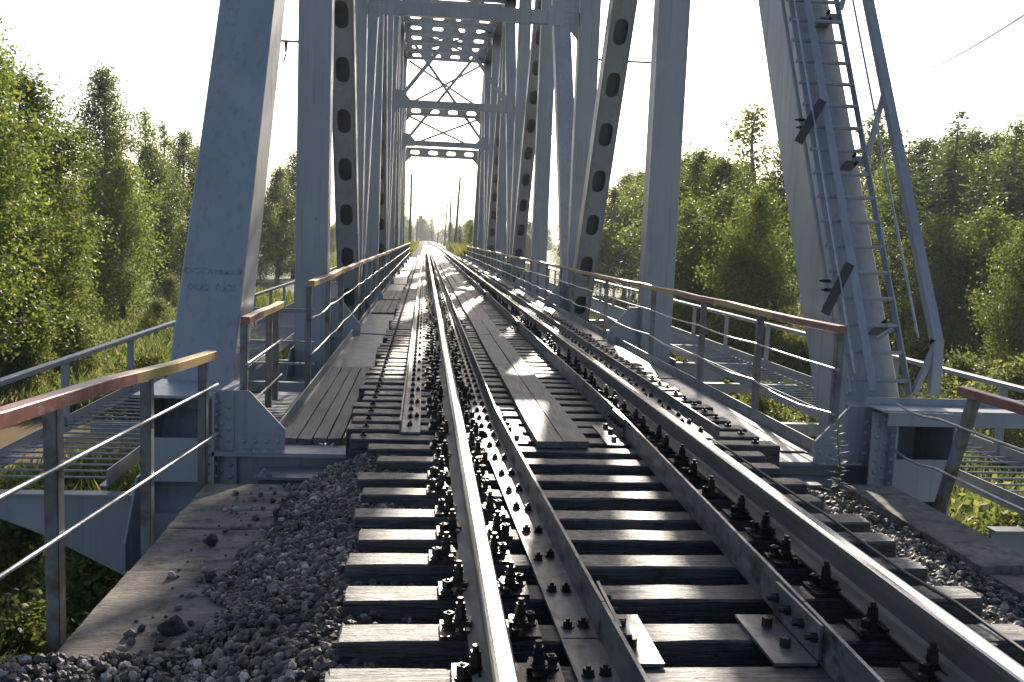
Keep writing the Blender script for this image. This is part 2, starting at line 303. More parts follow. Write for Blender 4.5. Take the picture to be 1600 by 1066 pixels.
# ballast beds
mb = MB(); prof = [(-2.02,-0.62),(-1.95,-0.51),(-1.62,-0.35),(-1.38,-0.265),(-0.5,-0.315),(0.5,-0.315),(1.38,-0.325),(1.7,-0.42),(2.02,-0.50),(2.06,-0.62)]
ys = [-6+0.25*i for i in range(51)]; ys = [y for y in ys if y < 6.3]+[6.3]
def prz(x, z, y): return z + 0.03*mnoise.noise((x*3, y*2.5, 0)) - (max(0, y-6.1)*0.35 if x > 1.3 else 0)
mb.add([(x, y, prz(x, z, y)) for y in ys for x, z in prof], [(j*10+i, j*10+i+1, (j+1)*10+i+1, (j+1)*10+i) for j in range(len(ys)-1) for i in range(9)])
tag(mb.build('ballast_bed', M['gravel'], smooth=True), 'grey gravel bed under the sleepers before the bridge', 'ground', kind='structure')
mb = MB(); prof = [(-2.6,-0.66),(-1.7,-0.32),(1.7,-0.32),(2.6,-0.66)]; ys = [73.9]+[74+4*i for i in range(150)]
mb.add([(x, y, z) for y in ys for x, z in prof], [(j*4+i, j*4+i+1, (j+1)*4+i+1, (j+1)*4+i) for j in range(len(ys)-1) for i in range(3)])
tag(mb.build('far_ballast_bed', M['gravel']), 'pale gravel bed of the track running on past the bridge', 'ground', kind='structure')

# ------------------------------------------------------------------ gravel stones (nobody could count them)
def ico():
    bm = bmesh.new(); bmesh.ops.create_icosphere(bm, subdivisions=1, radius=1.0); v = np.array([x.co[:] for x in bm.verts]); f = np.array([[q.index for q in g.verts] for g in bm.faces]); bm.free(); return v, f
IV, IF = ico()
def stones(n, fx, size, name, mat, sink=0.25):
    P = np.array([fx() for _ in range(n)]); s = size[0]+(size[1]-size[0])*rng.random(n)**2.2
    V = IV[None]*(1+0.38*(rng.random((n, len(IV), 1))-0.5))*(s[:, None, None]*(0.65+0.6*rng.random((n, 1, 3))))
    a = rng.random(n)*6.28; ca, sa = np.cos(a)[:, None], np.sin(a)[:, None]; b = (rng.random(n)-0.5)*1.4; cb, sb = np.cos(b)[:, None], np.sin(b)[:, None]
    x, y, z = V[..., 0], V[..., 1], V[..., 2]; y, z = y*cb-z*sb, y*sb+z*cb; x, y = x*ca-y*sa, x*sa+y*ca
    V = np.stack([x+P[:, :1], y+P[:, 1:2], z+P[:, 2:3]+s[:, None]*sink], -1)
    F = (IF[None]+(np.arange(n)*len(IV))[:, None, None]).reshape(-1, 3); me = bpy.data.meshes.new(name); me.from_pydata(V.reshape(-1, 3).tolist(), [], F.tolist()); me.materials.append(mat); me.update(); return me
def lerp_prof(x, pr):
    for (a, za), (b, zb) in zip(pr, pr[1:]):
        if a <= x <= b: return za+(zb-za)*(x-a)/(b-a)
    return pr[0][1]
PR = [(-2.3,-0.6),(-1.98,-0.50),(-1.62,-0.35),(-1.38,-0.265),(-0.5,-0.315),(0.5,-0.315),(1.38,-0.325),(1.7,-0.42),(2.02,-0.48),(2.2,-0.5)]
def s_left():
    while True:
        y = rnd.uniform(1.6, 6.35); x = rnd.uniform(-2.8 if y < 3.72 else -2.3, -1.2); lim = -2.02+0.06*math.sin(y*5)+0.05*math.sin(y*11)+max(0, y-4.6)*0.14
        if y < 3.72: lim = -2.8
        if x > lim or rnd.random() < 0.03: return (x, y, prz(x, max(lerp_prof(x, PR), -0.495), y) if x > -1.98 else -0.497)
def s_mid(): y = rnd.uniform(1.8, 6.4); x = rnd.uniform(-1.3, 1.35); return (x, y, prz(x, lerp_prof(x, PR), y)-0.01)
def s_right():
    y = rnd.uniform(2.0, 6.35); x = rnd.uniform(1.3, 2.05); return (x, y, prz(x, lerp_prof(x, PR), y))
o = link('ballast_stones', stones(12500, s_left, (0.008, 0.027), 'ballast_stones', M['stone'])); tag(o, 'heap of crushed grey ballast stones beside the left sleeper ends', 'gravel', kind='stuff')
o = link('ballast_stones', stones(6500, s_mid, (0.010, 0.034), 'ballast_stones', M['stone'])); tag(o, 'dark ballast stones lying between the sleepers', 'gravel', kind='stuff')
o = link('ballast_stones', stones(3800, s_right, (0.009, 0.028), 'ballast_stones', M['stone'])); tag(o, 'strip of sunlit ballast stones along the right timber kerb', 'gravel', kind='stuff')

# ------------------------------------------------------------------ abutment slabs
ab = thing('bridge_abutment', 'stained concrete abutment edge left of the gravel, cracked into slabs', 'abutment', (-2.25, 5.0, -1.2))
def rough_slab(x0, x1, y0, y1, z0, z1, seed, nx_=14, ny_=26):
    m = MB(); vs_ = []; k = (nx_+1)
    for j in range(ny_+1):
        for i in range(nx_+1):
            x = x0+(x1-x0)*i/nx_; y = y0+(y1-y0)*j/ny_; e = min(i, nx_-i)/2.0; q = min(j, ny_-j)/1.0
            z = z1 + 0.005*mnoise.noise((x*6, y*6, seed)) + 0.004*mnoise.noise((x*22, y*30, seed)) - (0.006 if min(e, q) < 0.4 else 0)
            if i in (0, nx_): x += 0.007*mnoise.noise((y*9, seed, 2.0))
            if j in (0, ny_): y += 0.012*mnoise.noise((x*9, seed, 5.0))
            vs_.append((x, y, z))
    top = [(j*k+i, j*k+i+1, (j+1)*k+i+1, (j+1)*k+i) for j in range(ny_) for i in range(nx_)]
    per = [i for i in range(k)]+[j*k+nx_ for j in range(1, ny_+1)]+[ny_*k+i for i in range(nx_-1, -1, -1)]+[j*k for j in range(ny_-1, 0, -1)]
    b0 = len(vs_); vs_ += [(vs_[i][0], vs_[i][1], z0) for i in per]; n = len(per)
    m.add(vs_, top+[(per[(i+1) % n], per[i], b0+i, b0+(i+1) % n) for i in range(n)]); return m
cut = [3.70, 4.72, 5.42, 5.76, 6.42]
for i in range(4):
    tag(rough_slab(-2.53, -1.90, cut[i]+0.007, cut[i+1]-0.007, -0.95, -0.50-0.006*(i % 2), i*3.7).build('slab', M['concrete'], ab))
MB().box(-2.46, -1.7, 3.78, 6.40, -5.2, -0.96).build('wall', M['concrete'], ab)
o = rough_slab(-2.85, -1.85, 0.6, 3.69, -1.6, -0.515, 71).build('earth_shoulder', M['gravel']); tag(o, 'gritty earth shoulder behind the end of the concrete slab', 'ground', kind='structure')
ab2 = thing('bridge_abutment', 'stained concrete abutment edge right of the gravel with a timber-like kerb', 'abutment', (2.25, 5.0, -1.2))
rough_slab(2.05, 2.42, 4.66, 6.35, -0.95, -0.43, 31).build('kerb_block', M['concrete'], ab2)
rough_slab(2.09, 2.47, 2.2, 4.64, -0.95, -0.47, 47).build('kerb_block', M['concrete'], ab2)
MB().box(1.8, 2.42, 2.2, 6.38, -5.2, -0.96).build('wall', M['concrete'], ab2)
MB().box(-1.7, 1.8, 6.0, 6.40, -5.2, -0.66).build('breast_wall', M['concrete'], ab2)
fa = thing('far_abutment', 'concrete abutment under the far end of the bridge', 'abutment', (0, 75.0, -4))
MB().box(-2.6, 2.6, 73.9, 77, -5, -0.68).build('wall', M['concrete'], fa)
# loose stones
def stone_obj(px, py, z, r, label, dark=False, flat=0.7):
    p = atZ(px, py, z); bm = bmesh.new(); bmesh.ops.create_icosphere(bm, subdivisions=2, radius=1.0); sd_ = rnd.random()*50
    for v in bm.verts:
        k = 1+0.55*mnoise.noise(v.co*1.1+Vector((sd_, 0, 0)))+0.2*mnoise.noise(v.co*2.6+Vector((0, sd_, 0))); v.co = Vector((v.co.x*r*k, v.co.y*r*0.8*k, v.co.z*r*flat*k))
    m_ = bpy.data.meshes.new('stone'); bm.to_mesh(m_); bm.free()
    m_.materials.append(M['gravel'] if dark else M['concrete']); m_.polygons.foreach_set('use_smooth', [True]*len(m_.polygons))
    o_ = link('stone', m_, loc=(p.x, p.y, z+r*flat*0.7), rot=(0, 0, rnd.random()*6)); return tag(o_, label, 'stone')
stone_obj(270, 988, -0.5, 0.062, 'large rounded dark stone on the concrete slab by the gravel edge', True, 0.6)
stone_obj(330, 852, -0.5, 0.045, 'dark lump of stone in the middle of the concrete slab', True)
stone_obj(268, 971, -0.5, 0.022, 'flat white pebble on the concrete slab beside the large dark stone', False, 0.3)
stone_obj(312, 908, -0.5, 0.026, 'small pale stone at the foot of the gravel heap on the slab', False)
stone_obj(330, 908, -0.5, 0.036, 'dark stone touching a small pale stone at the gravel foot', True)
stone_obj(420, 745, -0.5, 0.025, 'pale pebble at the bridge end of the concrete slab', False, 0.5)

# ------------------------------------------------------------------ track
tr = thing('railway_track', 'single railway track with polished rails running over sleepers onto the bridge', 'railway track', (0, 0, -0.2))
def rail_profile():
    return [(-0.075,-0.18),(0.075,-0.18),(0.075,-0.169),(0.02,-0.152),(0.009,-0.135),(0.009,-0.055),(0.016,-0.044),(0.0365,-0.034),(0.0365,-0.009),(0.030,-0.003),(0.018,0.0),
            (-0.018,0.0),(-0.030,-0.003),(-0.0365,-0.009),(-0.0365,-0.034),(-0.016,-0.044),(-0.009,-0.055),(-0.009,-0.135),(-0.02,-0.152),(-0.075,-0.169)]
def wob(y): return 0.0 if y < 76 else 0.03*math.sin((y-76)*0.045)
def zdip(y): return 0.0 if y < 80 else -0.0012*(y-80) + (0.02*math.sin(y*0.06))
for s in (-1, 1):
    mb = MB(); pr = rail_profile(); n = len(pr); ys = [-5, 4, 12, 24, 40, 60, 74]+[80+8*i for i in range(66)]
    mb.v = [(s*0.797+u+wob(y), y, v+zdip(y)) for y in ys for u, v in pr]
    for j in range(len(ys)-1):
        for i in range(n):
            k = (i+1) % n; mb.f.append((j*n+i, j*n+k, (j+1)*n+k, (j+1)*n+i)); mb.m.append(1 if i in (8, 9, 10, 11, 12) else 0)
    mb.f.append(tuple(range(n-1, -1, -1))); mb.m.append(0)
    mb.build('rail', [M['rail_side'], M['rail_top']], tr)
# sleepers
def sleeper_mesh(L, wd, h, seed):
    rr = random.Random(seed); bm = bmesh.new(); N = 14; rows = []
    for i in range(N+1):
        x = -L/2+L*i/N; j = lambda a: rr.uniform(-a, a)
        rows.append([bm.verts.new((x, -wd/2+j(.004), -h)), bm.verts.new((x, wd/2+j(.004), -h)), bm.verts.new((x+j(.004)*(i in (0, N))*3, wd/2+j(.005), j(.004))), bm.verts.new((x, j(.01), 0.002+j(.003))), bm.verts.new((x+j(.004)*(i in (0, N))*3, -wd/2+j(.005), j(.004)))])
    for i in range(N):
        for k in range(5): bm.faces.new((rows[i][k], rows[i][(k+1) % 5], rows[i+1][(k+1) % 5], rows[i+1][k]))
    bm.faces.new(rows[0][::-1]); bm.faces.new(rows[N]); bmesh.ops.recalc_face_normals(bm, faces=bm.faces)
    eg = [e for e in bm.edges if len(e.link_faces) == 2 and e.calc_face_angle(0) > 1.0]; bmesh.ops.bevel(bm, geom=eg, offset=0.009, segments=1, affect='EDGES')
    m_ = bpy.data.meshes.new('sleeper'); bm.to_mesh(m_); bm.free(); m_.materials.append(M['sleeper']); return m_
SN = [sleeper_mesh(2.70+0.04*i, 0.17, 0.17, i) for i in range(5)]; SB = [sleeper_mesh(3.20, 0.20, 0.24, 20+i) for i in range(5)]
def plate_mesh():
    m = MB(); m.box(-0.185, 0.185, -0.075, 0.075, 0, 0.018); m.box(-0.10, -0.078, -0.075, 0.075, 0.018, 0.04); m.box(0.078, 0.10, -0.075, 0.075, 0.018, 0.04); return m.mesh('base_plate', M['bolt'])
def clamp_mesh():
    m = MB(); m.box(-0.04, 0.03, -0.032, 0.032, 0.03, 0.052); m.cyl((0,0,0.052), (0,0,0.056), 0.03, 10); m.cyl((0,0,0.056), (0,0,0.064), 0.023, 10); m.cyl((0,0,0.064), (0,0,0.09), 0.021, 6); m.cyl((0,0,0.09), (0,0,0.114), 0.019, 6); m.cyl((0,0,0.114), (0,0,0.134), 0.0115, 8); return m.mesh('clamp_bolt', M['bolt'])
def screw_mesh():
    m = MB(); m.cyl((0,0,0.018), (0,0,0.026), 0.028, 10); m.cyl((0,0,0.026), (0,0,0.034), 0.022, 10, 0.016); m.box(-0.015, 0.015, -0.015, 0.015, 0.034, 0.066); m.dome((0,0,0.066), (0,0,1), 0.012, 0.006); return m.mesh('screw', M['bolt'])
PM, CM, SM = plate_mesh(), clamp_mesh(), screw_mesh()
def fast_mesh():
    m = MB()
    for rx in (-0.797, 0.797):
        m.box(rx-0.185, rx+0.185, -0.075, 0.075, 0, 0.018)
        for s in (-1, 1):
            m.cyl((rx+s*0.105, 0, 0.018), (rx+s*0.105, 0, 0.15), 0.013, 6); m.cyl((rx+s*0.105, 0, 0.06), (rx+s*0.105, 0, 0.11), 0.022, 6); m.box(rx+s*0.105-0.035, rx+s*0.105+0.035, -0.03, 0.03, 0.03, 0.052)
            m.box(rx+s*0.155-0.016, rx+s*0.155+0.016, -0.05, -0.02, 0.018, 0.062); m.box(rx+s*0.155-0.016, rx+s*0.155+0.016, 0.02, 0.05, 0.018, 0.06)
    return m.mesh('fastening', M['bolt'])
FM = fast_mesh()
NEAR = [6.31-0.379*i for i in range(15)]
BR0, BP = 6.64, 0.32
def add_sleeper(y, mesh, near, wide):
    o_ = link('sleeper', mesh, tr, (rnd.uniform(-.05, .05), y+rnd.uniform(-.022, .022), rnd.uniform(-.006, .002)), (rnd.uniform(-.012, .012), 0, rnd.uniform(-.010, .010)))
    if near:
        for rx in (-0.797, 0.797):
            link('base_plate', PM, o_, (rx, 0, 0.002))
            for s in (-1, 1):
                link('clamp_bolt', CM, o_, (rx+s*0.108, rnd.uniform(-.008, .008), rnd.uniform(-.012, .004)), (rnd.uniform(-.06, .06), rnd.uniform(-.06, .06), (0 if s > 0 else math.pi)+rnd.uniform(-.2, .2)))
                link('screw', SM, o_, (rx+s*0.152, rnd.choice((-1, 1))*0.035, 0.0), (0, 0, rnd.random()))
    else:
        tag(link('fastening', FM, o_, (0, 0, 0.002)), kind='stuff')
    return o_
for y in NEAR:
    if y > 1.0: add_sleeper(y, rnd.choice(SN), True, 0)
nb = int((73.6-BR0)/BP)
for i in range(nb+1):
    add_sleeper(BR0+i*BP, rnd.choice(SB), i < 8, 1)
mb = MB(); y = 74.2
while y < 230: mb.box(-1.36+rnd.uniform(-.04,.04), 1.36+rnd.uniform(-.04,.04), y-0.11, y+0.11, -0.36+zdip(y), -0.19+zdip(y)); y += 0.52
tag(mb.build('far_sleepers', M['sleeper'], tr), kind='stuff')
# guard angles: inner pair and outer pair
def angle_run(m, x0, y0, x1, y1, s, leg_v, leg_h, zb, th=0.014):
    """vertical leg on line (x0,y0)-(x1,y1), horizontal leg towards +s in x"""
    a, b = Vector((x0, y0, 0)), Vector((x1, y1, 0))
    for (u0, u1, z0, z1) in ((0, th, zb, zb+leg_v), (th, leg_h, zb, zb+th)):
        m.add([(a.x+s*u0, a.y, z0), (a.x+s*u1, a.y, z0), (b.x+s*u1, b.y, z0), (b.x+s*u0, b.y, z0), (a.x+s*u0, a.y, z1), (a.x+s*u1, a.y, z1), (b.x+s*u1, b.y, z1), (b.x+s*u0, b.y, z1)],
              [(0,3,2,1),(4,5,6,7),(0,1,5,4),(1,2,6,5),(2,3,7,6),(3,0,4,7)])
def bolts_on(name, pts, parent, z=0.014, big=1.0):
    m_ = None
    m = MB(); m.cyl((0,0,0), (0,0,0.006), 0.024*big, 8); m.cyl((0,0,0.006), (0,0,0.026), 0.019*big, 6); m.cyl((0,0,0.026), (0,0,0.036), 0.009*big, 6); me_ = m.mesh('bolt', M['bolt'])
    for p in pts:
        o_ = ORG.get(parent.name, (0,0,0)); link('bolt', me_, parent, (p[0]-o_[0], p[1]-o_[1], p[2]-o_[2]), (0, 0, rnd.random()))
    return me_
def bolt_stuff(pts, parent, n=6):
    m = MB()
    for p in pts: m.cyl((p[0], p[1], p[2]), (p[0], p[1], p[2]+0.024), 0.019, n); m.cyl((p[0], p[1], p[2]+0.024), (p[0], p[1], p[2]+0.036), 0.009, 5)
    tag(m.build('far_bolts', M['bolt'], parent), kind='stuff')
ZT = -0.197
for s in (-1, 1):
    # near length, easing towards the track centre; then straight lengths with splices
    runs = [((0.475*s, 6.9), (0.33*s, 1.6))] ; yy = 6.9
    m = MB(); angle_run(m, 0.33*s, 1.6, 0.375*s, 3.18, s, 0.155, 0.155, ZT); gA = m.build('guard_angle', M['guard'], tr)
    m = MB(); angle_run(m, 0.375*s, 3.19, 0.475*s, 6.9, s, 0.155, 0.155, ZT); gB = m.build('guard_angle', M['guard'], tr)
    def xg(y): return (0.33+(0.475-0.33)*(y-1.6)/5.3)*s if y < 6.9 else 0.475*s
    for g, ylist in ((gA, [y for y in NEAR if 1.6 < y < 3.15]), (gB, [y for y in NEAR if y > 3.2]+[6.64])):
        bolts_on('bolt', [(xg(y)+s*q, y+rnd.uniform(-.03, .03), ZT+0.014) for y in ylist for q in (0.055, 0.115)], g)
    y0 = 6.91; first = True
    while y0 < 73:
        y1 = min(y0+8.0, 73.2); m = MB(); angle_run(m, 0.475*s, y0, 0.475*s, y1-0.012, s, 0.155, 0.155, ZT); g = m.build('guard_angle', M['guard'], tr)
        bp = [(s*(0.475+q), BR0+i*BP, ZT+0.014) for i in range(nb+1) if y0 < BR0+i*BP < y1 for q in (0.055, 0.115)]
        if first: bolts_on('bolt', bp[:24], g); bolt_stuff(bp[24:], g)
        else: bolt_stuff(bp, g)
        y0 = y1; first = False
    # splice pieces with bolts through the vertical leg
    for ys_ in (3.19, 6.9, 14.9, 22.9, 30.9):
        m = MB(); xi = xg(ys_) - s*0.007; m.box(min(xi-s*0.012, xi), max(xi-s*0.012, xi), ys_-0.21, ys_+0.21, ZT+0.02, ZT+0.15)
        xa, xb = sorted((xi-s*0.012, xi-s*0.17)); m.box(xa, xb, ys_-0.21, ys_+0.21, ZT+0.002, ZT+0.014); sp = m.build('splice_angle', M['guard'], tr)
        m = MB()
        for q in (-0.18, -0.06, 0.06, 0.18): m.cyl((xi-s*0.012, ys_+q, ZT+0.095), (xi-s*0.032, ys_+q, ZT+0.095), 0.02, 6); m.cyl((xi-s*0.032, ys_+q, ZT+0.095), (xi-s*0.055, ys_+q, ZT+0.095), 0.011, 6)
        m.cyl((xi-s*0.08, ys_+0.1, ZT+0.014), (xi-s*0.08, ys_+0.1, ZT+0.05), 0.02, 6); m.cyl((xi-s*0.08, ys_-0.08, ZT+0.014), (xi-s*0.08, ys_-0.08, ZT+0.05), 0.02, 6)
        tag(m.build('splice_bolts', M['bolt'], sp), kind='stuff')
    # small shim plate beside the splice
    # outer guard angle
    y0 = 6.72; first = True
    while y0 < 73:
        y1 = min(y0+9.5, 73.2); m = MB(); angle_run(m, s*1.215, y0, s*1.215, y1-0.01, -s, 0.10, 0.155, ZT); g = m.build('outer_guard_angle', M['guard'], tr)
        bp = [(s*(1.215-0.075), BR0+i*BP, ZT+0.014) for i in range(nb+1) if y0 < BR0+i*BP < y1]; bp += [(s*(1.215-0.125), BR0+i*BP+0.03, ZT+0.014) for i in range(nb+1) if y0 < BR0+i*BP < y1 and i % 2 == 0]
        if first: bolts_on('bolt', bp[:20], g); bolt_stuff(bp[20:], g)
        else: bolt_stuff(bp, g)
        y0 = y1; first = False
# hook-bolt plates near the sleeper ends on the bridge
mb = MB()
for i in range(nb+1):
    for s in (-1, 1):
        y = BR0+i*BP; mb.cyl((s*1.47, y, -0.2), (s*1.47, y, -0.165), 0.012, 5); mb.box(s*1.47-0.022, s*1.47+0.022, y-0.022, y+0.022, -0.2, -0.185)
tag(mb.build('hook_bolts', M['bolt'], tr), kind='stuff')
# timber foot boards down the middle
fb = thing('board_walkway', 'two rows of weathered boards laid along the middle of the bridge track', 'walkway', (-0.05, 6.3, -0.2))
for row, (xa, xb) in enumerate(((-0.245, -0.055), (-0.035, 0.145))):
    y = 6.32+row*0.02; k = 0
    while y < 73:
        L = (4.0, 3.2, 4.6, 3.7)[(k+row) % 4]; y1 = min(y+L, 73.2); m = MB(); j = rnd.uniform(-.012, .012); n = 10
        vs_ = [(x+j+rnd.uniform(-.003, .003), y+(y1-0.012-y)*i/n, z+rnd.uniform(-.003, .003)) for i in range(n+1) for (x, z) in ((xa, -0.193), (xb, -0.193), (xb, -0.148), (xa, -0.148))]
        m.add(vs_, [(i*4+q, i*4+(q+1) % 4, i*4+4+(q+1) % 4, i*4+4+q) for i in range(n) for q in range(4)]+[(0,1,2,3), (n*4+3, n*4+2, n*4+1, n*4)])
        m.build('plank', M['plank'], fb); y = y1; k += 1
for (x, y) in ((0.36, 6.55), (-0.36, 6.55)):
    m = MB(); m.box(x-0.07, x+0.07, y-0.13, y+0.13, -0.196, -0.184); m.cyl((x, y, -0.184), (x, y, -0.15), 0.02, 6)
    o_ = m.build('tie_plate', M['guard']); tag(o_, 'small bolted steel plate between the %s guard angle and the first foot boards' % ('right' if x > 0 else 'left'), 'plate', 'loose plates inside the guard angles')
# cable on the right sleeper ends
cp = [atZ(*q, -0.182) for q in ((1112, 686), (1140, 706), (1200, 743), (1250, 779), (1290, 807), (1356, 850), (1417, 897), (1497, 948), (1600, 1013), (1700, 1090))]
mb = MB().tube([(p.x, p.y, p.z+0.012*math.sin(i*2.1)) for i, p in enumerate(cp)], 0.0085, 6)
tag(mb.build('cable', M['plank'], smooth=True), 'thin twisted cable lying over the sleeper ends outside the right rail', 'cable')

# ------------------------------------------------------------------ truss bridge
YN = [7.3]+[15.45+8.25*i for i in range(7)]+[73.1]     # panel points L0..L8
ZL, ZU = -1.35, 13.6; XC, HW = 2.895, 0.265
br = thing('truss_bridge', 'grey painted steel through-truss railway bridge with inclined end posts', 'bridge', (0, 7.0, -1.6))
S = M['steel']
def member(name, s, p0, p1, wd, dp, holes=False, up_face=1):
    """box member in the truss plane between (y,z) p0 and p1; holes in the face turned to the camera"""
    a = Vector((s*XC, *p0)); b = Vector((s*XC, *p1)); t = (b-a).normalized(); n = t.cross(Vector((1, 0, 0)))
    if n.y > 0: n = -n                                   # n: normal of the face turned towards -Y
    if not holes:
        m = MB(); m.beam(a, b, wd, dp); return m.build(name, S, br, bevel=0.012)
    m = MB(); th = 0.016
    for q in (-1, 1): m.beam(a+Vector((q*(wd/2-th/2), 0, 0)), b+Vector((q*(wd/2-th/2), 0, 0)), th, dp)
    m.beam(a-n*(dp/2-th/2), b-n*(dp/2-th/2), wd-2*th-0.002, th)
    o_ = m.build(name, S, br); L = (b-a).length; hs = []; d = 1.3
    while d < L-1.0: hs.append(d); d += 1.14
    m = MB(); m.holed(a+n*(dp/2-0.03), b+n*(dp/2-0.03), wd-2*th-0.004, th, (1, 0, 0), hs, 0.29, 0.56); m.build('perforated_plate', S, o_); return o_
for s in (-1, 1):
    ysh = 0.12 if s < 0 else -0.1
    member('end_post', s, (YN[0]+ysh*0.5, ZL), (YN[1], ZU), 2*HW, 0.56)
    member('end_post', s, (YN[8], ZL), (YN[7], ZU), 2*HW, 0.56)
    for i in range(1, 8): member('vertical_post', s, (YN[i], ZL), (YN[i], ZU), 2*HW-0.01, 0.40)
    for i in (1, 3, 5):
        member('diagonal', s, (YN[i+1], ZL), (YN[i], ZU), 2*HW-0.02, 0.44, True)
        member('diagonal', s, (YN[i+1], ZL), (YN[i+2], ZU), 2*HW-0.02, 0.42)
    MB().box(s*XC-HW-0.006, s*XC+HW+0.006, YN[1]-0.5, YN[7]+0.5, ZU-0.3, ZU+0.32).build('top_chord', S, br)
    MB().box(s*XC-HW-0.006, s*XC+HW+0.006, YN[0]-0.2, YN[8]+0.2, ZL-0.3, ZL+0.25).build('bottom_chord', S, br)
    # node plates on the inner and outer faces, with rivets
    for i in range(0, 9):
        for zc, hh in ((ZL, 0.72), (ZU, 0.8)):
            if zc == ZU and i in (0, 8): continue
            for q in (-1, 1):
                x = s*XC+q*(HW+0.014); m = MB(); L2 = 0.95 if i not in (0, 8) else 0.6
                pl = [(YN[i]-L2, zc-0.33), (YN[i]+L2, zc-0.33), (YN[i]+L2, zc+0.3), (YN[i]+L2*0.5, zc+hh), (YN[i]-L2*0.5, zc+hh), (YN[i]-L2, zc+0.3)]
                if zc == ZU: pl = [(y, 2*zc-z) for y, z in pl][::-1]
                m.prism(pl, 'x', x-0.007, x+0.007); m.build('node_plate', S, br)
    # splice seam and bolts on the end post
    # top chord lateral ends handled below
# floor beams, stringers
for i in range(9):
    y = YN[i] if i not in (0, 8) else (7.12 if i == 0 else 73.2)
    m = MB(); m.box(-2.62, 2.62, y-0.15, y+0.15, -0.45, -0.42); m.box(-2.62, 2.62, y-0.012, y+0.012, -1.55, -0.45); m.box(-2.62, 2.62, y-0.15, y+0.15, -1.58, -1.55)
    m.build('floor_beam', S, br)
for s in (-1, 1):
    m = MB(); m.box(s*0.95-0.13, s*0.95+0.13, 6.75, 73.5, -0.468, -0.444); m.box(s*0.95-0.01, s*0.95+0.01, 6.75, 73.5, -1.35, -0.468); m.box(s*0.95-0.13, s*0.95+0.13, 6.75, 73.5, -1.38, -1.35); m.build('stringer', S, br)
# end shelf in front of the first floor beam
for s in (-1, 1):
    m = MB(); m.box(s*1.9-0.36, s*1.9+0.36, 6.66, 6.96, -0.545, -0.525); m.box(s*1.9-0.33, s*1.9+0.33, 6.72, 6.74, -1.5, -0.545); sh = m.build('end_shelf', M['plate'], br)
    m = MB()
    for q in range(5): m.dome((s*1.9-s*0.33, 6.69+q*0.055, -0.525), (0,0,1), 0.014); m.dome((s*1.9+s*0.32, 6.69+q*0.055, -0.525), (0,0,1), 0.014)
    tag(m.build('rivets', S, sh), kind='stuff')
# knee gussets at every panel point
for i in range(9):
    for s in (-1, 1):
        y0 = YN[i]
        if i == 0: y0 = 7.06 if s < 0 else 6.98
        zt = 0.04 if i == 0 else 0.2
        po = [(s*2.635, -0.42), (s*2.09, -0.42), (s*2.09, -0.25), (s*2.36 if i == 0 else s*2.44, zt), (s*2.635, zt)]
        if s > 0: po = po[::-1]
        m = MB(); m.prism(po, 'y', y0-0.011, y0+0.011); g = m.build('knee_gusset', S, br)
        m = MB(); xa, xb = sorted((s*2.09, s*2.46)); m.box(xa, xb, y0-0.021, y0-0.011, -0.418, -0.29); m.box(xa, xb, y0-0.10, y0-0.021, -0.418, -0.405)
        xa, xb = sorted((s*2.47, s*2.60)); m.box(xa, xb, y0-0.021, y0-0.011, -0.40, zt-0.01); m.build('gusset_angle', S, g)
        if i < 4:
            m = MB()
            for q in range(4): m.dome((s*(2.14+0.085*q), y0-0.021, -0.345), (0,-1,0), 0.019, 0.014); m.dome((s*(2.14+0.085*q), y0-0.075, -0.405), (0,0,1), 0.019, 0.014)
            zz = -0.34
            while zz < zt-0.04: m.dome((s*2.505, y0-0.021, zz), (0,-1,0), 0.019, 0.014); m.dome((s*2.565, y0-0.021, zz+0.04), (0,-1,0), 0.019, 0.014); zz += 0.085
            tag(m.build('rivets', S, g), kind='stuff')
# end boxes at the bearings (front of the near end posts)
for s in (-1, 1):
    yf = 7.10 if s < 0 else 6.80
    xo0, xo1 = sorted((s*2.625, s*3.165)); th = 0.02
    m = MB(); m.box(xo0, xo0+th, yf, yf+0.75, -1.7, -0.03); m.box(xo1-th, xo1, yf, yf+0.75, -1.7, -0.03); m.box(xo0+th, xo1-th, yf+0.55, yf+0.57, -1.7, -0.05); bx_ = m.build('end_box', S, br)
    m = MB(); m.box(xo0-0.05, xo1+0.10, yf-0.05, yf+0.72, -0.03, -0.008); m.build('cap_plate', S, bx_)
    m = MB(); m.box(xo0+0.004, xo1-0.004, yf-0.02, yf-0.004, -0.68, -0.34); m.build('cover_plate', S, bx_)
    m = MB(); m.box(xo0+0.004, xo1-0.004, yf-0.02, yf-0.004, -1.55, -0.93); m.build('cover_plate', S, bx_)
    # side angle column with bolts, between box and gusset
    xs0, xs1 = sorted((s*2.455, s*2.625)); m = MB(); m.box(xs0, xs1, yf-0.03, yf-0.012, -1.0, 0.03); xx = s*2.60; m.box(min(xx, xx+s*0.018), max(xx, xx+s*0.018), yf-0.13, yf-0.03, -1.0, 0.03); m.build('angle_column', S, bx_)
    m = MB(); zz = -0.92
    while zz < 0.0:
        m.dome((s*2.50, yf-0.03, zz), (0,-1,0), 0.021, 0.018); m.dome((s*2.565, yf-0.03, zz+0.045), (0,-1,0), 0.021, 0.018); m.dome((s*2.60, yf-0.085, zz+0.02), (-s,0,0), 0.021, 0.018); zz += 0.095
    for zz in (-0.40, -0.47, -0.54, -0.61): m.dome((xo0+0.045, yf-0.02, zz), (0,-1,0), 0.017, 0.014); m.dome((xo1-0.045, yf-0.02, zz), (0,-1,0), 0.017, 0.014)
    tag(m.build('rivets', S, bx_), kind='stuff')
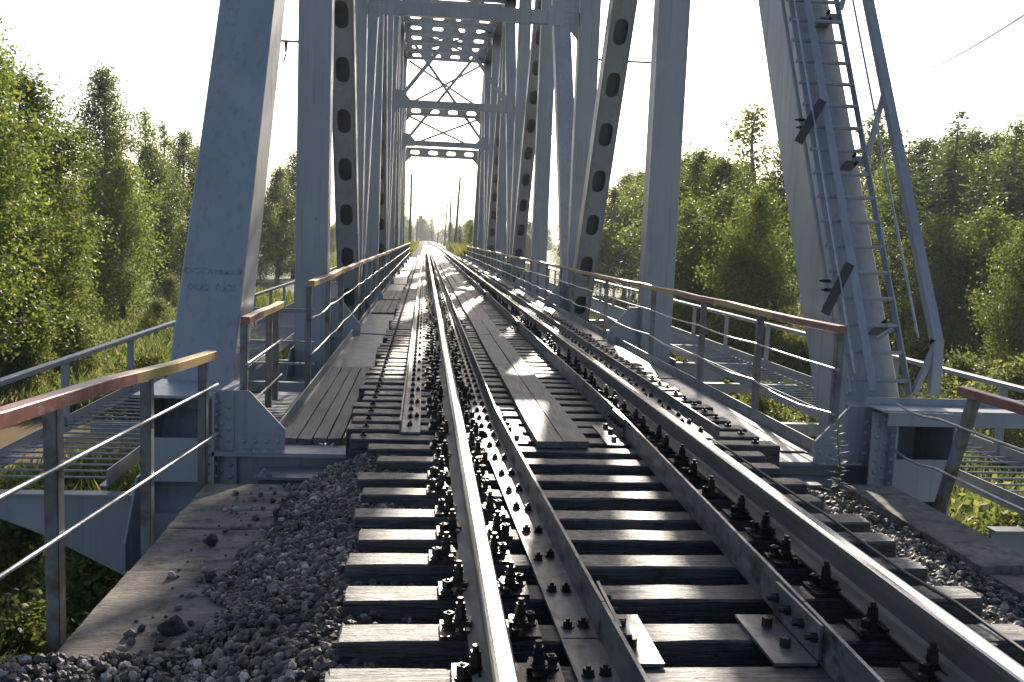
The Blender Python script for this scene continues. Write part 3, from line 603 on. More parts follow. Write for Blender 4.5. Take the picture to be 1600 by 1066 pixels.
# sway frames on the even panel points
for i in (2, 4, 6):
    y = YN[i]; z = 6.85; m = MB(); m.box(-2.62, 2.62, y-0.10, y+0.10, z-0.16, z+0.16); st = m.build('sway_strut', S, br)
    for s in (-1, 1):
        m = MB(); po = [(s*2.625, z-0.55), (s*2.62, z+0.55), (s*2.2, z+0.55), (s*1.85, z+0.18), (s*1.85, z-0.2), (s*2.3, z-0.2)]
        m.prism(po if s < 0 else po[::-1], 'y', y-0.118, y-0.104); m.build('node_plate', S, st)
        m = MB()
        for a in range(3):
            for b in range(5): m.dome((s*(2.52-0.12*a), y-0.118, z-0.14+0.14*b), (0,-1,0), 0.028, 0.016, 6)
        tag(m.build('rivets', S, st), kind='stuff')
    m = MB(); m.beam((-2.3, y-0.06, z+0.2), (2.4, y-0.06, ZU-0.45), 0.16, 0.05, (1,0,-0.8)); m.build('sway_brace', S, br)
    m = MB(); m.beam((2.3, y+0.04, z+0.2), (-2.4, y+0.04, ZU-0.45), 0.16, 0.05, (1,0,0.8)); m.build('sway_brace', S, br)
# top struts with four long holes, lateral bracing
y = YN[1]; yt = []
while y < YN[7]+0.1: yt.append(y); y += 2.75
for y in yt:
    m = MB(); m.holed((-2.63, y, ZU-0.02), (2.63, y, ZU-0.02), 0.56, 0.016, (0, 0, 1), [0.68+1.3*k for k in range(4)], 0.19, 0.62)
    m.box(-2.63, 2.63, y-0.09, y+0.09, ZU-0.318, ZU-0.30); m.box(-2.63, 2.63, y-0.09, y+0.09, ZU+0.27, ZU+0.288); m.build('top_strut', S, br)
for i in range(1, 7):
    for s in (-1, 1):
        m = MB(); m.beam((s*2.5, YN[i], ZU+0.05*s), (-s*2.5, YN[i+1], ZU+0.05*s), 0.14, 0.08); m.build('lateral_brace', S, br)
        m = MB(); m.beam((s*2.5, YN[i], ZU-0.12+0.05*s), (-s*2.5, YN[i]+4.125, ZU-0.12+0.05*s), 0.10, 0.06); m.build('lateral_brace', S, br)
# portals in the planes of the end posts
def portal(ia, ib):
    A = Vector((0, YN[ia], ZL)); B = Vector((0, YN[ib], ZU)); t = (B-A).normalized(); L = (B-A).length; sg = -1 if ia == 8 else 1
    def at(z): return A + t*((z-ZL)/t.z)
    zs = (7.35, 10.1)
    for z in zs:
        c = at(z); m = MB(); m.holed(c+Vector((-2.62,0,0)), c+Vector((2.62,0,0)), 0.62, 0.016, (0,0,1), [0.66+1.31*k for k in range(4)], 0.27, 0.66)
        m.box(-2.62, 2.62, c.y-0.10, c.y+0.10, c.z-0.33, c.z-0.311); m.box(-2.62, 2.62, c.y-0.10, c.y+0.10, c.z+0.311, c.z+0.33); m.build('portal_strut', S, br)
        for s in (-1, 1):
            m = MB(); po = [(s*2.62, c.z-0.75), (s*2.2, c.z-0.33), (s*2.62, c.z-0.33)]; m.prism(po, 'y', c.y-0.01, c.y+0.01); m.build('knee_plate', S, br)
    for za, zb in ((zs[0]+0.4, zs[1]-0.35), (zs[1]+0.4, ZU-0.4)):
        a, b = at(za), at(zb)
        m = MB(); m.beam(a+Vector((-2.5,0.04,0)), b+Vector((2.5,0.04,0)), 0.13, 0.05, (0,0,1)); m.build('portal_brace', S, br)
        m = MB(); m.beam(a+Vector((2.5,-0.04,0)), b+Vector((-2.5,-0.04,0)), 0.13, 0.05, (0,0,1)); m.build('portal_brace', S, br)
portal(8, 7)
c = None
# (the near portal is above the picture but shades the deck)
portal(0, 1)
# outriggers on the second posts
for s in (-1, 1):
    m = MB(); m.beam((s*3.15, YN[2], 5.9), (s*4.75, YN[2], 5.9), 0.045, 0.045, (0,1,0)); ou = m.build('outrigger', M['steel_old'], br)
    m = MB(); m.cyl((s*4.6, YN[2], 5.88), (s*4.6, YN[2], 5.62), 0.05, 6, 0.02); m.cyl((s*4.6, YN[2], 5.60), (s*4.66, YN[2], 5.38), 0.02, 5); m.build('insulator', M['dark_and_shade_steel'], ou)
    m = MB(); m.beam((s*3.15, YN[4], 5.9), (s*4.75, YN[4], 5.9), 0.045, 0.045, (0,1,0)); m.build('outrigger', M['steel_old'], br)
# faint lettering on the left end post
def lettering(txt, d_along, size, xoff):
    cu = bpy.data.curves.new('lettering', 'FONT'); cu.body = txt; cu.size = size; cu.align_x = 'CENTER'; cu.extrude = 0.001
    tmp = bpy.data.objects.new('lettering_source', cu); me_ = bpy.data.meshes.new_from_object(tmp); bpy.data.objects.remove(tmp); bpy.data.curves.remove(cu)
    a = Vector((-XC, YN[0]+0.06, ZL)); b = Vector((-XC, YN[1], ZU)); t = (b-a).normalized(); n = t.cross(Vector((1,0,0))); n = -n if n.y > 0 else n
    p = a + t*d_along + n*(0.28+0.003) + Vector((xoff, 0, 0)); mt = Matrix.Identity(4); x = Vector((1,0,0)); 
    for r in range(3): mt[r][0] = x[r]; mt[r][1] = t[r]; mt[r][2] = n[r]; mt[r][3] = p[r]
    me_.transform(mt); o_ = ORG[br.name]; me_.transform(Matrix.Translation((-o_[0], -o_[1], -o_[2]))); me_.materials.clear(); me_.materials.append(M['letter']); return link('lettering', me_, br)
lettering('OC-\u0413\u043b\u0430\u0432\u043d\u044b\u0439', 2.36, 0.082, 0.0); lettering('0423  0305', 2.20, 0.092, 0.01)

# ------------------------------------------------------------------ decks beside the track
dk = thing('side_deck', 'timber planks and steel deck plates between track and left handrail', 'deck', (-1.95, 7.3, -0.42))
xs = [-2.16, -2.03, -1.91, -1.795, -1.68]
for k in range(4):
    m = MB(); n = 8; xa, xb = xs[k]+0.006, xs[k+1]-0.006; zj = rnd.uniform(-.006, .006)
    vs_ = [(x+rnd.uniform(-.003, .003), 7.30+4.1*i/n, z+zj+rnd.uniform(-.003, .003)) for i in range(n+1) for (x, z) in ((xa, -0.414), (xb, -0.414), (xb, -0.372), (xa, -0.372))]
    m.add(vs_, [(i*4+q, i*4+(q+1) % 4, i*4+4+(q+1) % 4, i*4+4+q) for i in range(n) for q in range(4)]+[(0,1,2,3), (n*4+3, n*4+2, n*4+1, n*4)]); m.build('plank', M['plank'], dk)
def deck_run(d, s, y0, y1, wood):
    if not wood:
        xa, xb = sorted((s*1.66, s*2.15)); m = MB(); m.box(xa, xb, y0, y1, -0.416, -0.404); m.build('deck_plate', M['plate'], d)
    else:
        for k in range(3):
            xa, xb = sorted((s*(1.67+0.165*k), s*(1.67+0.165*k+0.152))); z = rnd.uniform(-.004, .004); m = MB(); m.box(xa, xb, y0, y1, -0.416, -0.376+z); m.build('plank', M['plank'], d)
deck_run(dk, -1, 11.45, 15.25, False)
for i in range(1, 8):
    for j in range(2):
        a = YN[i]+0.18+j*4.0; b = a+3.9; deck_run(dk, -1, a, min(b, YN[i+1]-0.18), (i+j) % 3 == 2)
dk2 = thing('side_deck', 'wet-looking steel deck plates between track and right handrail', 'deck', (1.95, 7.3, -0.42))
for i in range(0, 8):
    for j in range(2):
        a = (YN[i] if i else 7.1)+0.2+j*4.0; b = a+3.9; deck_run(dk2, 1, a, min(b, YN[i+1]-0.18), i > 3 and (i+j) % 4 == 3)
for d, s in ((dk, -1), (dk2, 1)):
    for i in range(8):
        ya, yb = (YN[i] if i else 7.1)+0.16, YN[i+1]-0.16; x = s*2.2; m = MB()
        m.box(min(x, x+s*0.012), max(x, x+s*0.012), ya, yb, -0.418, -0.30); m.box(min(x-s*0.05, x), max(x-s*0.05, x), ya, yb, -0.418, -0.407); m.box(min(x, x+s*0.012), max(x, x+s*0.012), ya, yb, -0.55, -0.42); m.build('kerb_angle', M['steel_old'], d)

# ------------------------------------------------------------------ handrails
def handrail(label, x, ys, zb, ztop, y_rail, wires, slope=0.0, rail_x=None, ysag=0.02, lean=None, postmat='post', pw=0.03, band=True, s=-1, wy=None):
    h = thing('handrail', label, 'handrail', (x, y_rail[0], zb))
    zf = lambda y: ztop + slope*(y-y_rail[0]); m = MB()
    nn = max(3, int((y_rail[1]-y_rail[0])/0.95)); vs_ = []
    for k in range(nn+1):
        y = y_rail[0]+(y_rail[1]-y_rail[0])*k/nn; e = 1.0 if 0 < k < nn else 0.3; jx, jz = rnd.uniform(-.011, .011)*e, rnd.uniform(-.010, .008)*e
        vs_ += [(x+u+jx, y, zf(y)+v+jz) for u, v in ((-.035,-.058), (-.031,-.062), (.031,-.062), (.035,-.058), (.035,-.005), (.031,0), (-.031,0), (-.035,-.005))]
    m.add(vs_, [(k*8+q, k*8+(q+1) % 8, k*8+8+(q+1) % 8, k*8+8+q) for k in range(nn) for q in range(8)]+[tuple(range(7, -1, -1)), tuple(range(nn*8, nn*8+8))]); m.build('top_rail', M['band' if band else 'steel_old'], h)
    for y in ys:
        zt = zf(y)-0.06; l = 0.0 if lean is None else lean; m = MB()
        m.add([(x-0.003, y-pw, zb), (x+0.003, y-pw, zb), (x+0.003, y+pw, zb), (x-0.003, y+pw, zb)] + [(x-0.003, y-pw+l, zt), (x+0.003, y-pw+l, zt), (x+0.003, y+pw+l, zt), (x-0.003, y+pw+l, zt)], [(0,3,2,1),(4,5,6,7),(0,1,5,4),(1,2,6,5),(2,3,7,6),(3,0,4,7)])
        q = s; m.add([(x, y-0.03, zb), (x+q*0.055, y-0.03, zb), (x+q*0.055, y-0.024, zb), (x, y-0.024, zb)] + [(x, y-0.03+l, zt), (x+q*0.055, y-0.03+l, zt), (x+q*0.055, y-0.024+l, zt), (x, y-0.024+l, zt)], [(0,3,2,1),(4,5,6,7),(0,1,5,4),(1,2,6,5),(2,3,7,6),(3,0,4,7)])
        m.build('post', M[postmat], h)
    yy = sorted(set([*(wy or y_rail)] + [y for y in ys]))
    for wz, wsl, amp in wires:
        pts_ = []
        for a, b in zip(yy, yy[1:]):
            n = 3 if b-a > 0.4 else 1; sg = rnd.uniform(0.2, 1.0)*amp
            for k in range(n): f = k/n; yq = a+(b-a)*f; pts_.append((x-s*0.012, yq, wz+wsl*(yq-y_rail[0])-sg*4*f*(1-f)))
        pts_.append((x-s*0.012, yy[-1], wz+wsl*(yy[-1]-y_rail[0]))); m = MB().tube(pts_, 0.0105, 6); m.build('wire', M['wire'], h, smooth=True)
    return h
handrail('red and yellow topped handrail along the outer edge of the concrete slab', -2.54, [2.55, 3.88, 5.17, 6.47], -0.62, 0.732, (1.2, 6.62), [(0.374, -0.043, 0.0), (0.137, -0.0656, 0.0)], slope=-0.0615, wy=(1.2, 6.75))
handrail('short yellowed handrail piece beside the blue-grey left end post', -2.50, [7.72, 8.95, 9.35], -0.44, 0.55, (7.62, 9.5), [(0.16, 0.0, 0.0), (-0.20, 0.0, 0.0)])
py = [9.65, 11.55, 13.4]+[]
for i in range(1, 8): py += [YN[i]+1.0+1.9*k for k in range(4)]
py = [y for y in py if y < 72.8]
handrail('long handrail with wire lines along the left side of the bridge deck', -2.215, py, -0.44, 0.765, (9.55, 72.9), [(0.38, 0.0, 0.03), (0.0, 0.0, 0.035)])
pr_ = [7.0, 8.75, 10.6, 13.0]
for i in range(1, 8): pr_ += [YN[i]+1.0+1.9*k for k in range(4)]
pr_ = [y for y in pr_ if y < 72.8]
handrail('long red and yellow handrail along the right side of the bridge deck', 2.215, pr_, -0.44, 0.69, (6.9, 72.9), [(0.34, 0.0, 0.025), (-0.02, 0.0, 0.05)], s=1)
handrail('red-ended handrail with a leaning post beside the right end box', 2.56, [6.02, 4.0, 2.3], -0.62, 0.40, (1.2, 5.80), [(0.13, 0.0, 0.03), (-0.22, 0.0, 0.03)], s=1, lean=-0.33, pw=0.04, wy=(1.2, 6.6))

# cross passage rails and access platform behind the left end post
ap = thing('access_platform', 'bright grating platform with cross rails behind the left end post', 'platform', (-2.8, 9.0, -0.6))
m = MB()
m.box(-3.45, -2.24, 8.0, 10.1, -0.54, -0.52); m.build('floor_plate', M['plate'], ap)
for k in range(26):
    m = MB(); m.box(-3.45, -2.24, 8.02+0.08*k, 8.045+0.08*k, -0.518, -0.506)
    if k % 1 == 0: m.build('tread_bar', M['plate'], ap)
for z in (0.40, 0.06, -0.18):
    m = MB(); m.beam((-3.5, 10.15, z), (-2.24, 10.15, z), 0.05 if z > 0.3 else 0.022, 0.05 if z > 0.3 else 0.022, (0,1,0)); m.build('cross_rail', M['steel_old'], ap)
m = MB(); m.beam((-3.5, 10.15, -0.55), (-3.5, 10.15, 0.43), 0.05, 0.05); m.build('post', M['steel_old'], ap)

# ------------------------------------------------------------------ inspection walkways outside the trusses
def walkway(label, s, zf, zr, xi, xo, y0):
    wk = thing('inspection_walkway', label, 'walkway', (s*(xi+xo)/2, y0, zf))
    for x, q in ((xi, 1), (xo, -1)):
        m = MB(); m.box(min(s*x, s*(x+q*0.012)), max(s*x, s*(x+q*0.012)), y0, 73, zf-0.075, zf+0.05); a, b = sorted((s*x, s*(x+q*0.07))); m.box(a, b, y0, 73, zf-0.085, zf-0.075); m.build('side_beam', S, wk)
    me_ = MB().cyl((0, 0, 0), (s*(xo-xi-0.026), 0, 0), 0.010, 5).mesh('grating_bar', M['wire']); y = y0+0.08; k = 0; far = MB()
    while y < 73:
        if k < 240: o_ = link('grating_bar', me_, wk, (s*(xi+0.013)-s*(xi+xo)/2, y-y0, -0.03))
        else: far.cyl((s*(xi+0.013), y, zf-0.03), (s*(xo-0.013), y, zf-0.03), 0.011, 4)
        y += 0.2; k += 1
    tag(far.build('far_grating', M['wire'], wk), kind='stuff')
    m = MB(); m.box(s*xo-0.035, s*xo+0.035, y0, 73, zr-0.055, zr); m.build('top_rail', S, wk, bevel=0.008)
    y = y0+0.05
    while y < 73:
        m = MB(); m.box(s*xo-0.03, s*xo+0.03, y-0.03, y+0.03, zf-0.1, zr-0.055); m.build('post', S, wk); y += 2.06
    # brackets out from the truss at the panel points, and cross beams between
    for i in range(9):
        yb = max(YN[i], y0+0.06) if i else y0+0.06
        po = [(s*3.17, zf-0.16), (s*(xo+0.05), zf-0.16), (s*(xo+0.05), zf-0.24), (s*4.0, zf-0.5), (s*3.17, zf-0.95)]
        m = MB(); m.prism(po if s < 0 else po[::-1], 'y', yb-0.01, yb+0.01); m.box(*sorted((s*3.17, s*(xo+0.05))), yb-0.06, yb+0.06, zf-0.165, zf-0.15); m.build('bracket', S, wk)
    for yb in (10.2, 13.2, 18.3, 21.0):
        m = MB(); m.box(*sorted((s*2.23, s*(xo))), yb-0.05, yb+0.05, zf-0.29, zf-0.155); m.build('cross_beam', S, wk)
    return wk
walkway('grating inspection walkway with grey rail outside the left truss', -1, -0.72, -0.08, 3.5, 4.6, 7.35)
walkway('grating inspection walkway with grey rail outside the right truss', 1, -0.58, 0.08, 3.5, 4.55, 6.2)
# beam across the front of the right end box towards the walkway
eb = thing('crossing_beam', 'long grey angle beam across the front of the right end box', 'beam', (3.3, 6.75, 0.0))
m = MB(); m.box(2.50, 4.2, 6.62, 6.635, -0.045, 0.06); m.build('face', S, eb, bevel=0.003)
m = MB(); m.box(2.46, 4.5, 6.636, 6.95, 0.062, 0.075); m.box(2.46, 4.5, 6.90, 6.915, 0.076, 0.13); m.build('shelf', S, eb)

# ------------------------------------------------------------------ ladder on the right end post
ld = thing('inspection_ladder', 'steep grey ladder with central flat bar and hand pipe on the right end post', 'ladder', (2.95, 7.2, -0.05))
A = Vector((0, YN[0]-0.05, ZL)); B = Vector((0, YN[1], ZU)); T = (B-A).normalized(); Nn = T.cross(Vector((1,0,0))); Nn = -Nn if Nn.y > 0 else Nn
def LP(x, d, n): return A + T*d + Nn*(0.28+n) + Vector((x, 0, 0))
def lbeam(name, x, d0, d1, n, a, b, mat=S, x1=None, n1=None):
    m = MB(); m.beam(LP(x, d0, n), LP(x if x1 is None else x1, d1, n if n1 is None else n1), a, b); return m.build(name, mat, ld, bevel=0.003)
D0, D1 = 1.36, 9.5
lbeam('stile', 2.605, D0, D1, 0.17, 0.014, 0.085); lbeam('stile', 3.15, D0, D1, 0.17, 0.014, 0.09)
lbeam('stile', 3.178, D0, D1, 0.125, 0.055, 0.012)
lbeam('centre_bar', 2.785, D0, D1, 0.25, 0.075, 0.012)
d = D0+0.12
while d < D1:
    m = MB(); m.cyl(LP(2.585, d, 0.19), LP(3.16, d, 0.19), 0.019, 6); m.build('rung', S, ld); d += 0.262
for d in (2.0, 3.75, 5.5, 7.2):
    m = MB(); m.beam(LP(3.02, d, 0.004), LP(3.02, d, 0.16), 0.13, 0.012); m.beam(LP(3.02, d, 0.16), LP(3.145, d, 0.16), 0.10, 0.012, tuple(T)); m.build('stand_off', M['steel_old'], ld)
    m = MB()
    for q in (0, 0.09): m.cyl(LP(2.598, d+0.35+q, 0.16), LP(2.53, d+0.35+q, 0.16), 0.016, 6); m.cyl(LP(2.53, d+0.35+q, 0.16), LP(2.50, d+0.35+q, 0.16), 0.009, 6); m.cyl(LP(3.03, d+q-0.05, 0.165), LP(3.03, d+q-0.05, 0.21), 0.018, 6)
    tag(m.build('bolts', M['bolt'], ld), kind='stuff')
hp = [LP(3.34, d, 0.42) for d in (1.75, 2.5, 4, 6, 8, 9.5)]
m = MB()
for a, b in zip(hp, hp[1:]): m.beam(a, b, 0.085, 0.075)
m.build('hand_pipe', S, ld)
p = hp[0]; m = MB(); m.beam(p+Vector((0,0,0.03)), (p.x, p.y-0.01, 0.07), 0.085, 0.075); m.build('pipe_foot', S, ld)
m = MB(); m.beam(p, (p.x-0.16, p.y+0.02, 0.075), 0.045, 0.05); m.build('foot_brace', S, ld)
for d in (3.80, 5.58, 7.36):
    m = MB(); m.beam(LP(3.16, d, 0.2), LP(3.33, d+0.6, 0.41), 0.03, 0.05, (0,1,0)); m.build('pipe_brace', S, ld)
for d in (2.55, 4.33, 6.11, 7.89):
    m = MB(); m.beam(LP(2.74, d, 0.30), LP(2.43, d-0.5, 0.30), 0.012, 0.085, tuple(Nn)); m.build('side_brace', M['dark_and_shade_steel'], ld)  # plates coloured dark to stand in for the shade on them
for x, n_, d_ in ((3.19, 0.40, 1.8), (2.62, 0.30, 1.5)):
    m = MB(); m.cyl(LP(x, d_, n_), LP(x, 9.5, n_), 0.011, 6); m.build('stay_wire', M['wire'], ld)
m = MB(); m.beam((2.62, 6.9, 0.68), (2.50, 6.9, 0.60), 0.05, 0.02, (0,1,0)); m.build('lower_stay', M['steel_old'], ld)

# ------------------------------------------------------------------ poles and wires beyond the bridge
def pole(x, y, h, lean, arms, label):
    zb = gz(x, y); p = thing('utility_pole', label, 'pole', (x, y, zb), 'poles beside the far track')
    m = MB(); m.cyl((x, y, zb-0.4), (x+lean*h, y, zb+h), 0.21, 8, 0.14); m.build('shaft', M['pole'], p)
    for (z, l, sx) in arms:
        xx = x+lean*z; m = MB(); m.box(xx-l*(0.5 if sx == 0 else (1 if sx < 0 else 0)), xx+l*(0.5 if sx == 0 else (1 if sx > 0 else 0)), y-0.2, y-0.1, zb+z-0.06, zb+z+0.06); a = m.build('cross_arm', M['pole'], p)
        m = MB(); e = xx+l*(0.5 if sx == 0 else sx); m.cyl((e, y-0.15, zb+z+0.05), (e, y-0.15, zb+z+0.28), 0.06, 6); m.build('insulator', M['porcelain'], a)
pole(-3.2, 132, 10.6, 0.002, [(8.8, 0.9, -1), (6.4, 1.6, 0)], 'tall wooden pole left of the far track, standing alone')
pole(3.15, 131, 10.4, 0.045, [(7.0, 0.5, 0)], 'leaning wooden pole, the tallest of the row right of the far track')
pole(3.2, 163, 9.3, 0.01, [(7.4, 1.8, 0)], 'wooden pole with crossarm, second in the row right of the far track')
pole(3.2, 206, 9.4, 0.05, [(8.2, 1.2, 0)], 'slender leaning pole, third in the row right of the far track')
pole(3.1, 305, 10.0, 0.02, [(8.8, 1.2, 0)], 'faint distant pole, last in the row right of the far track')
pole(-3.4, 262, 9.4, 0.0, [(8.2, 1.0, 0)], 'faint distant pole on the left side of the far track')
pole(-7.5, 205, 7.5, 0.0, [(6.8, 1.0, 0)], 'thin distant pole among the trees at far left of the track')
mb = MB(); a, b = atY(1400, 122, 40.0), atY(1620, 10, 14.0); mb.tube([a+(b-a)*(k/12)+Vector((0,0,-0.25*4*(k/12)*(1-k/12))) for k in range(-8, 17)], 0.022, 5)
tag(mb.build('overhead_wire', M['dark_and_shade_steel']), 'thin overhead wire against the white sky above the right forest', 'wire')

# ------------------------------------------------------------------ weeds on the abutment
def weed(px, py, z, h, label, nl=26):
    p = atZ(px, py, z); o_ = thing('weed_plant', label, 'plant', p); m = MB()
    m.tube([(p.x+0.02*math.sin(k*0.7), p.y, p.z-0.02+h*k/8) for k in range(9)], 0.004, 5, [0.006-0.0005*k for k in range(9)]); m.build('stem', M['willow'], o_); V = []
    for k in range(nl):
        f = k/nl; zc = p.z+h*(0.08+0.9*f); a = k*2.4+rnd.random(); L = h*0.19*(1-0.6*f)*rnd.uniform(0.7, 1.2); d = Vector((math.cos(a), math.sin(a), rnd.uniform(-.1, .35))); e = Vector((-math.sin(a), math.cos(a), 0))*L*0.12
        c = Vector((p.x+0.02*math.sin(8*f*0.7), p.y, zc)); V += [c, c+d*L*0.5+e, c+d*L, c+d*L*0.5-e]
        for q in range(2):
            c2 = c+d*L*rnd.uniform(0.3, 0.8); dd = Vector((rnd.uniform(-1,1), rnd.uniform(-1,1), rnd.uniform(-.2,.5)))*L*0.35; ee = dd.cross(Vector((0,0,1)))*0.25; V += [c2, c2+dd*0.5+ee, c2+dd, c2+dd*0.5-ee]
    link('leaves', np_mesh('leaves', np.array([tuple(v-p) for v in V]), 4, M['willow']), o_); return o_
weed(1305, 782, -0.43, 0.60, 'tall thin weed growing from the gravel before the right end box', 34)
weed(1328, 800, -0.43, 0.13, 'tiny green seedling in the gravel beside the tall weed', 8)

# ------------------------------------------------------------------ vegetation prototypes
def leaf_quads(C, size, flat=0.0, droop=0.0, aspect=0.55):
    """C (n,3) leaf centres -> (n*4,3) rhombs"""
    n = len(C); a = rng.normal(size=(n, 3)); a[:, 2] -= droop; a /= np.linalg.norm(a, axis=1)[:, None]; b = rng.normal(size=(n, 3)); b[:, 2] *= (1-flat); b = np.cross(a, b); b /= np.linalg.norm(b, axis=1)[:, None]+1e-9
    L = (size*(0.65+0.7*rng.random(n)))[:, None]; a = a*L; b = b*L*aspect
    return np.stack([C-a*0.5, C+b*0.5-a*0.05, C+a*0.5, C-b*0.5-a*0.05], 1).reshape(-1, 3)
def broadleaf(h, rad, nbr, nleaf, base, lsize, clump, seed, shape='birch', droop=0.3):
    rr = random.Random(seed); tb = MB(); tp = [(0.25*math.sin(k*0.9+seed)*k/10, 0.25*math.cos(k*0.7+seed)*k/10, h*k/10) for k in range(11)]
    tb.tube(tp, 0.1, 7, [0.016*h*(1-0.092*k) for k in range(11)]); cl = []
    for i in range(nbr):
        f = base + (0.98-base)*(i+rr.random()*0.9)/nbr; k = min(int(f*10), 9); fr = f*10-k; o_ = Vector(tp[k]).lerp(Vector(tp[k+1]), fr)
        u = (f-base)/(1-base); env = (math.sin(math.pi*min(1, (u*0.86+0.16)))**0.75 if shape == 'birch' else (1-u)**0.8+0.05)
        Lb = rad*env*rr.uniform(0.65, 1.15); an = i*2.4+rr.uniform(-.5, .5); el = rr.uniform(0.25, 0.9) if shape == 'birch' else rr.uniform(0.0, 0.5)
        d = Vector((math.cos(an)*math.cos(el), math.sin(an)*math.cos(el), math.sin(el))); pts_ = [o_]
        for q in range(1, 5): pts_.append(o_ + d*Lb*q/4 + Vector((rr.uniform(-.12,.12), rr.uniform(-.12,.12), -0.35*droop*Lb*(q/4)**2)))
        tb.tube(pts_, 0.03, 4, [0.0042*h*(1-f*0.7)*(1-0.22*q) for q in range(5)])
        nc = max(3, int(Lb*3.0))
        for q in range(nc):
            t_ = 0.25+0.8*(q+rr.random())/nc; t_ = min(t_, 1.05); j = min(int(t_*4), 3); pc = pts_[j].lerp(pts_[j+1], t_*4-j); sp = clump*rr.uniform(0.5, 1.2)
            cl.append((pc.x+rr.uniform(-.2,.2)*Lb*0.5, pc.y+rr.uniform(-.2,.2)*Lb*0.5, pc.z+rr.uniform(-.35,.2), sp))
    cl = np.array(cl); wgt = cl[:, 3]**2; idx = rng.choice(len(cl), nleaf, p=wgt/wgt.sum()); off = rng.normal(size=(nleaf, 3))*cl[idx, 3:4]*np.array([0.5, 0.5, 0.62]); C = cl[idx, :3]+off; C[:, 2] = np.maximum(C[:, 2], 0.25)
    return tb, leaf_quads(C, np.full(nleaf, lsize), 0, 0.35)
def spruce(h, rad, seed):
    rr = random.Random(seed); tb = MB(); tb.tube([(0, 0, h*k/6) for k in range(7)], 0.1, 6, [0.013*h*(1-0.155*k) for k in range(7)]); Q = []
    nw = int(h*3.4)
    for i in range(nw):
        f = 0.04+0.955*(i/nw); z0 = h*f; Lb = rad*(1-f)**0.8+0.10; nbr = 8 if f < 0.8 else 5
        for k in range(nbr):
            an = rr.random()*6.28; L = Lb*rr.uniform(0.45, 1.12); dx, dy = math.cos(an), math.sin(an); ns = max(3, int(L*8)); z = z0+rr.uniform(-.15, .15); dr = rr.uniform(0.2, 0.5)
            for q in range(ns):
                t_ = (q+rr.random())/ns; r_ = L*t_; zz = z-dr*L*t_+0.28*L*t_*t_; w_ = 0.16+0.22*L*(1-t_)
                for sgn in (-1, 1):
                    c = np.array([dx*r_+rr.uniform(-.06,.06), dy*r_+rr.uniform(-.06,.06), zz+rr.uniform(-.05,.05)]); sd_ = np.array([-dy*sgn, dx*sgn, 0])*w_*rr.uniform(0.3, 1.0) + np.array([dx, dy, 0])*w_*rr.uniform(.3, .9) + np.array([0, 0, -w_*rr.uniform(-.1, .7)])
                    bb = np.array([rr.uniform(-1,1), rr.uniform(-1,1), rr.uniform(-1,1)]); bb = np.cross(bb, sd_); bb *= (0.045+0.03*rr.random())/(np.linalg.norm(bb)+1e-9)
                    Q += [c, c+sd_*0.5-bb, c+sd_, c+sd_*0.5+bb]
    return tb, np.array(Q)
def to_meshes(tb, Q, bark, leaf, nm): return tb.mesh('trunk', M[bark], smooth=True), np_mesh('crown', Q, 4, M[leaf])
PROT = {}
for i in range(3): PROT['birch%d' % i] = to_meshes(*broadleaf(14.0, 2.5+0.3*i, 64, 30000, 0.06+0.05*i, 0.15, 0.62, 11+i), 'birch', 'leaf', 'birch')
for i in range(2): PROT['alder%d' % i] = to_meshes(*broadleaf(10.0, 2.7, 50, 22000, 0.04, 0.15, 0.66, 31+i, 'birch', 0.1), 'bark', 'leaf', 'alder')
PROT['sapling0'] = to_meshes(*broadleaf(12.0, 1.3, 36, 3600, 0.3, 0.15, 0.4, 41), 'birch', 'leaf', 'sapling')
for i in range(2): PROT['spruce%d' % i] = to_meshes(*spruce(15.0, 2.9+0.4*i, 51+i), 'bark', 'needle', 'spruce')
for i in range(3): PROT['bush%d' % i] = to_meshes(*broadleaf(3.0, 1.7, 34, 7000, 0.02, 0.12, 0.4, 61+i, 'bush', 0.0), 'bark', 'willow', 'bush')
PH = {'birch': 14.0, 'alder': 10.0, 'sapling': 12.0, 'spruce': 15.0, 'bush': 3.0}
def put_tree(kind, x, y, height, label, group, name, cat='tree', wide=1.0):
    base = kind.rstrip('0123456789'); s_ = height/PH[base]; z = gz(x, y)
    o_ = thing(name, label, cat, (x, y, z), group); o_.rotation_euler = (0, 0, rnd.random()*6.28); o_.scale = (s_*wide, s_*wide, s_)
    tm, cm = PROT[kind]; a = link('trunk', tm, o_); b = link('crown', cm, o_); return o_
def tree_at(kind, px, top, y, label, group, name, wide=1.0, cat='tree'):
    p = atY(px, top, y); return put_tree(kind, p.x, y, p.z-gz(p.x, y), label, group, name, cat, wide)
# trees one can pick out, placed by the column and the row of their tops and an assumed distance
GL, GR = 'trees along the left bank', 'trees along the right bank'
tree_at('birch1', -55, -30, 31, 'tall leafy birch whose crown reaches above all trees on the left bank', GL, 'birch_tree', 0.95)
tree_at('birch0', 52, 118, 33, 'broad yellow-green birch at the edge of the left meadow', GL, 'birch_tree', 1.35)
tree_at('birch2', -60, 60, 27, 'birch with low branches at the near end of the left wood', GL, 'birch_tree', 1.2)
tree_at('alder0', 20, 300, 30, 'low bushy alder at the foot of the left birches', GL, 'alder_tree', 1.0)
tree_at('alder1', 100, 330, 35, 'round bushy alder beside the broad left birch', GL, 'alder_tree', 1.0)
tree_at('birch0', 163, 108, 52, 'tall dark pointed birch standing clear of its neighbours on the left bank', GL, 'birch_tree', 1.05)
tree_at('alder0', 190, 255, 50, 'dense alder in front of the pointed left birch', GL, 'alder_tree', 1.15)
tree_at('sapling0', 222, 168, 62, 'thin see-through sapling rising behind the left alders', GL, 'birch_sapling', 1.0)
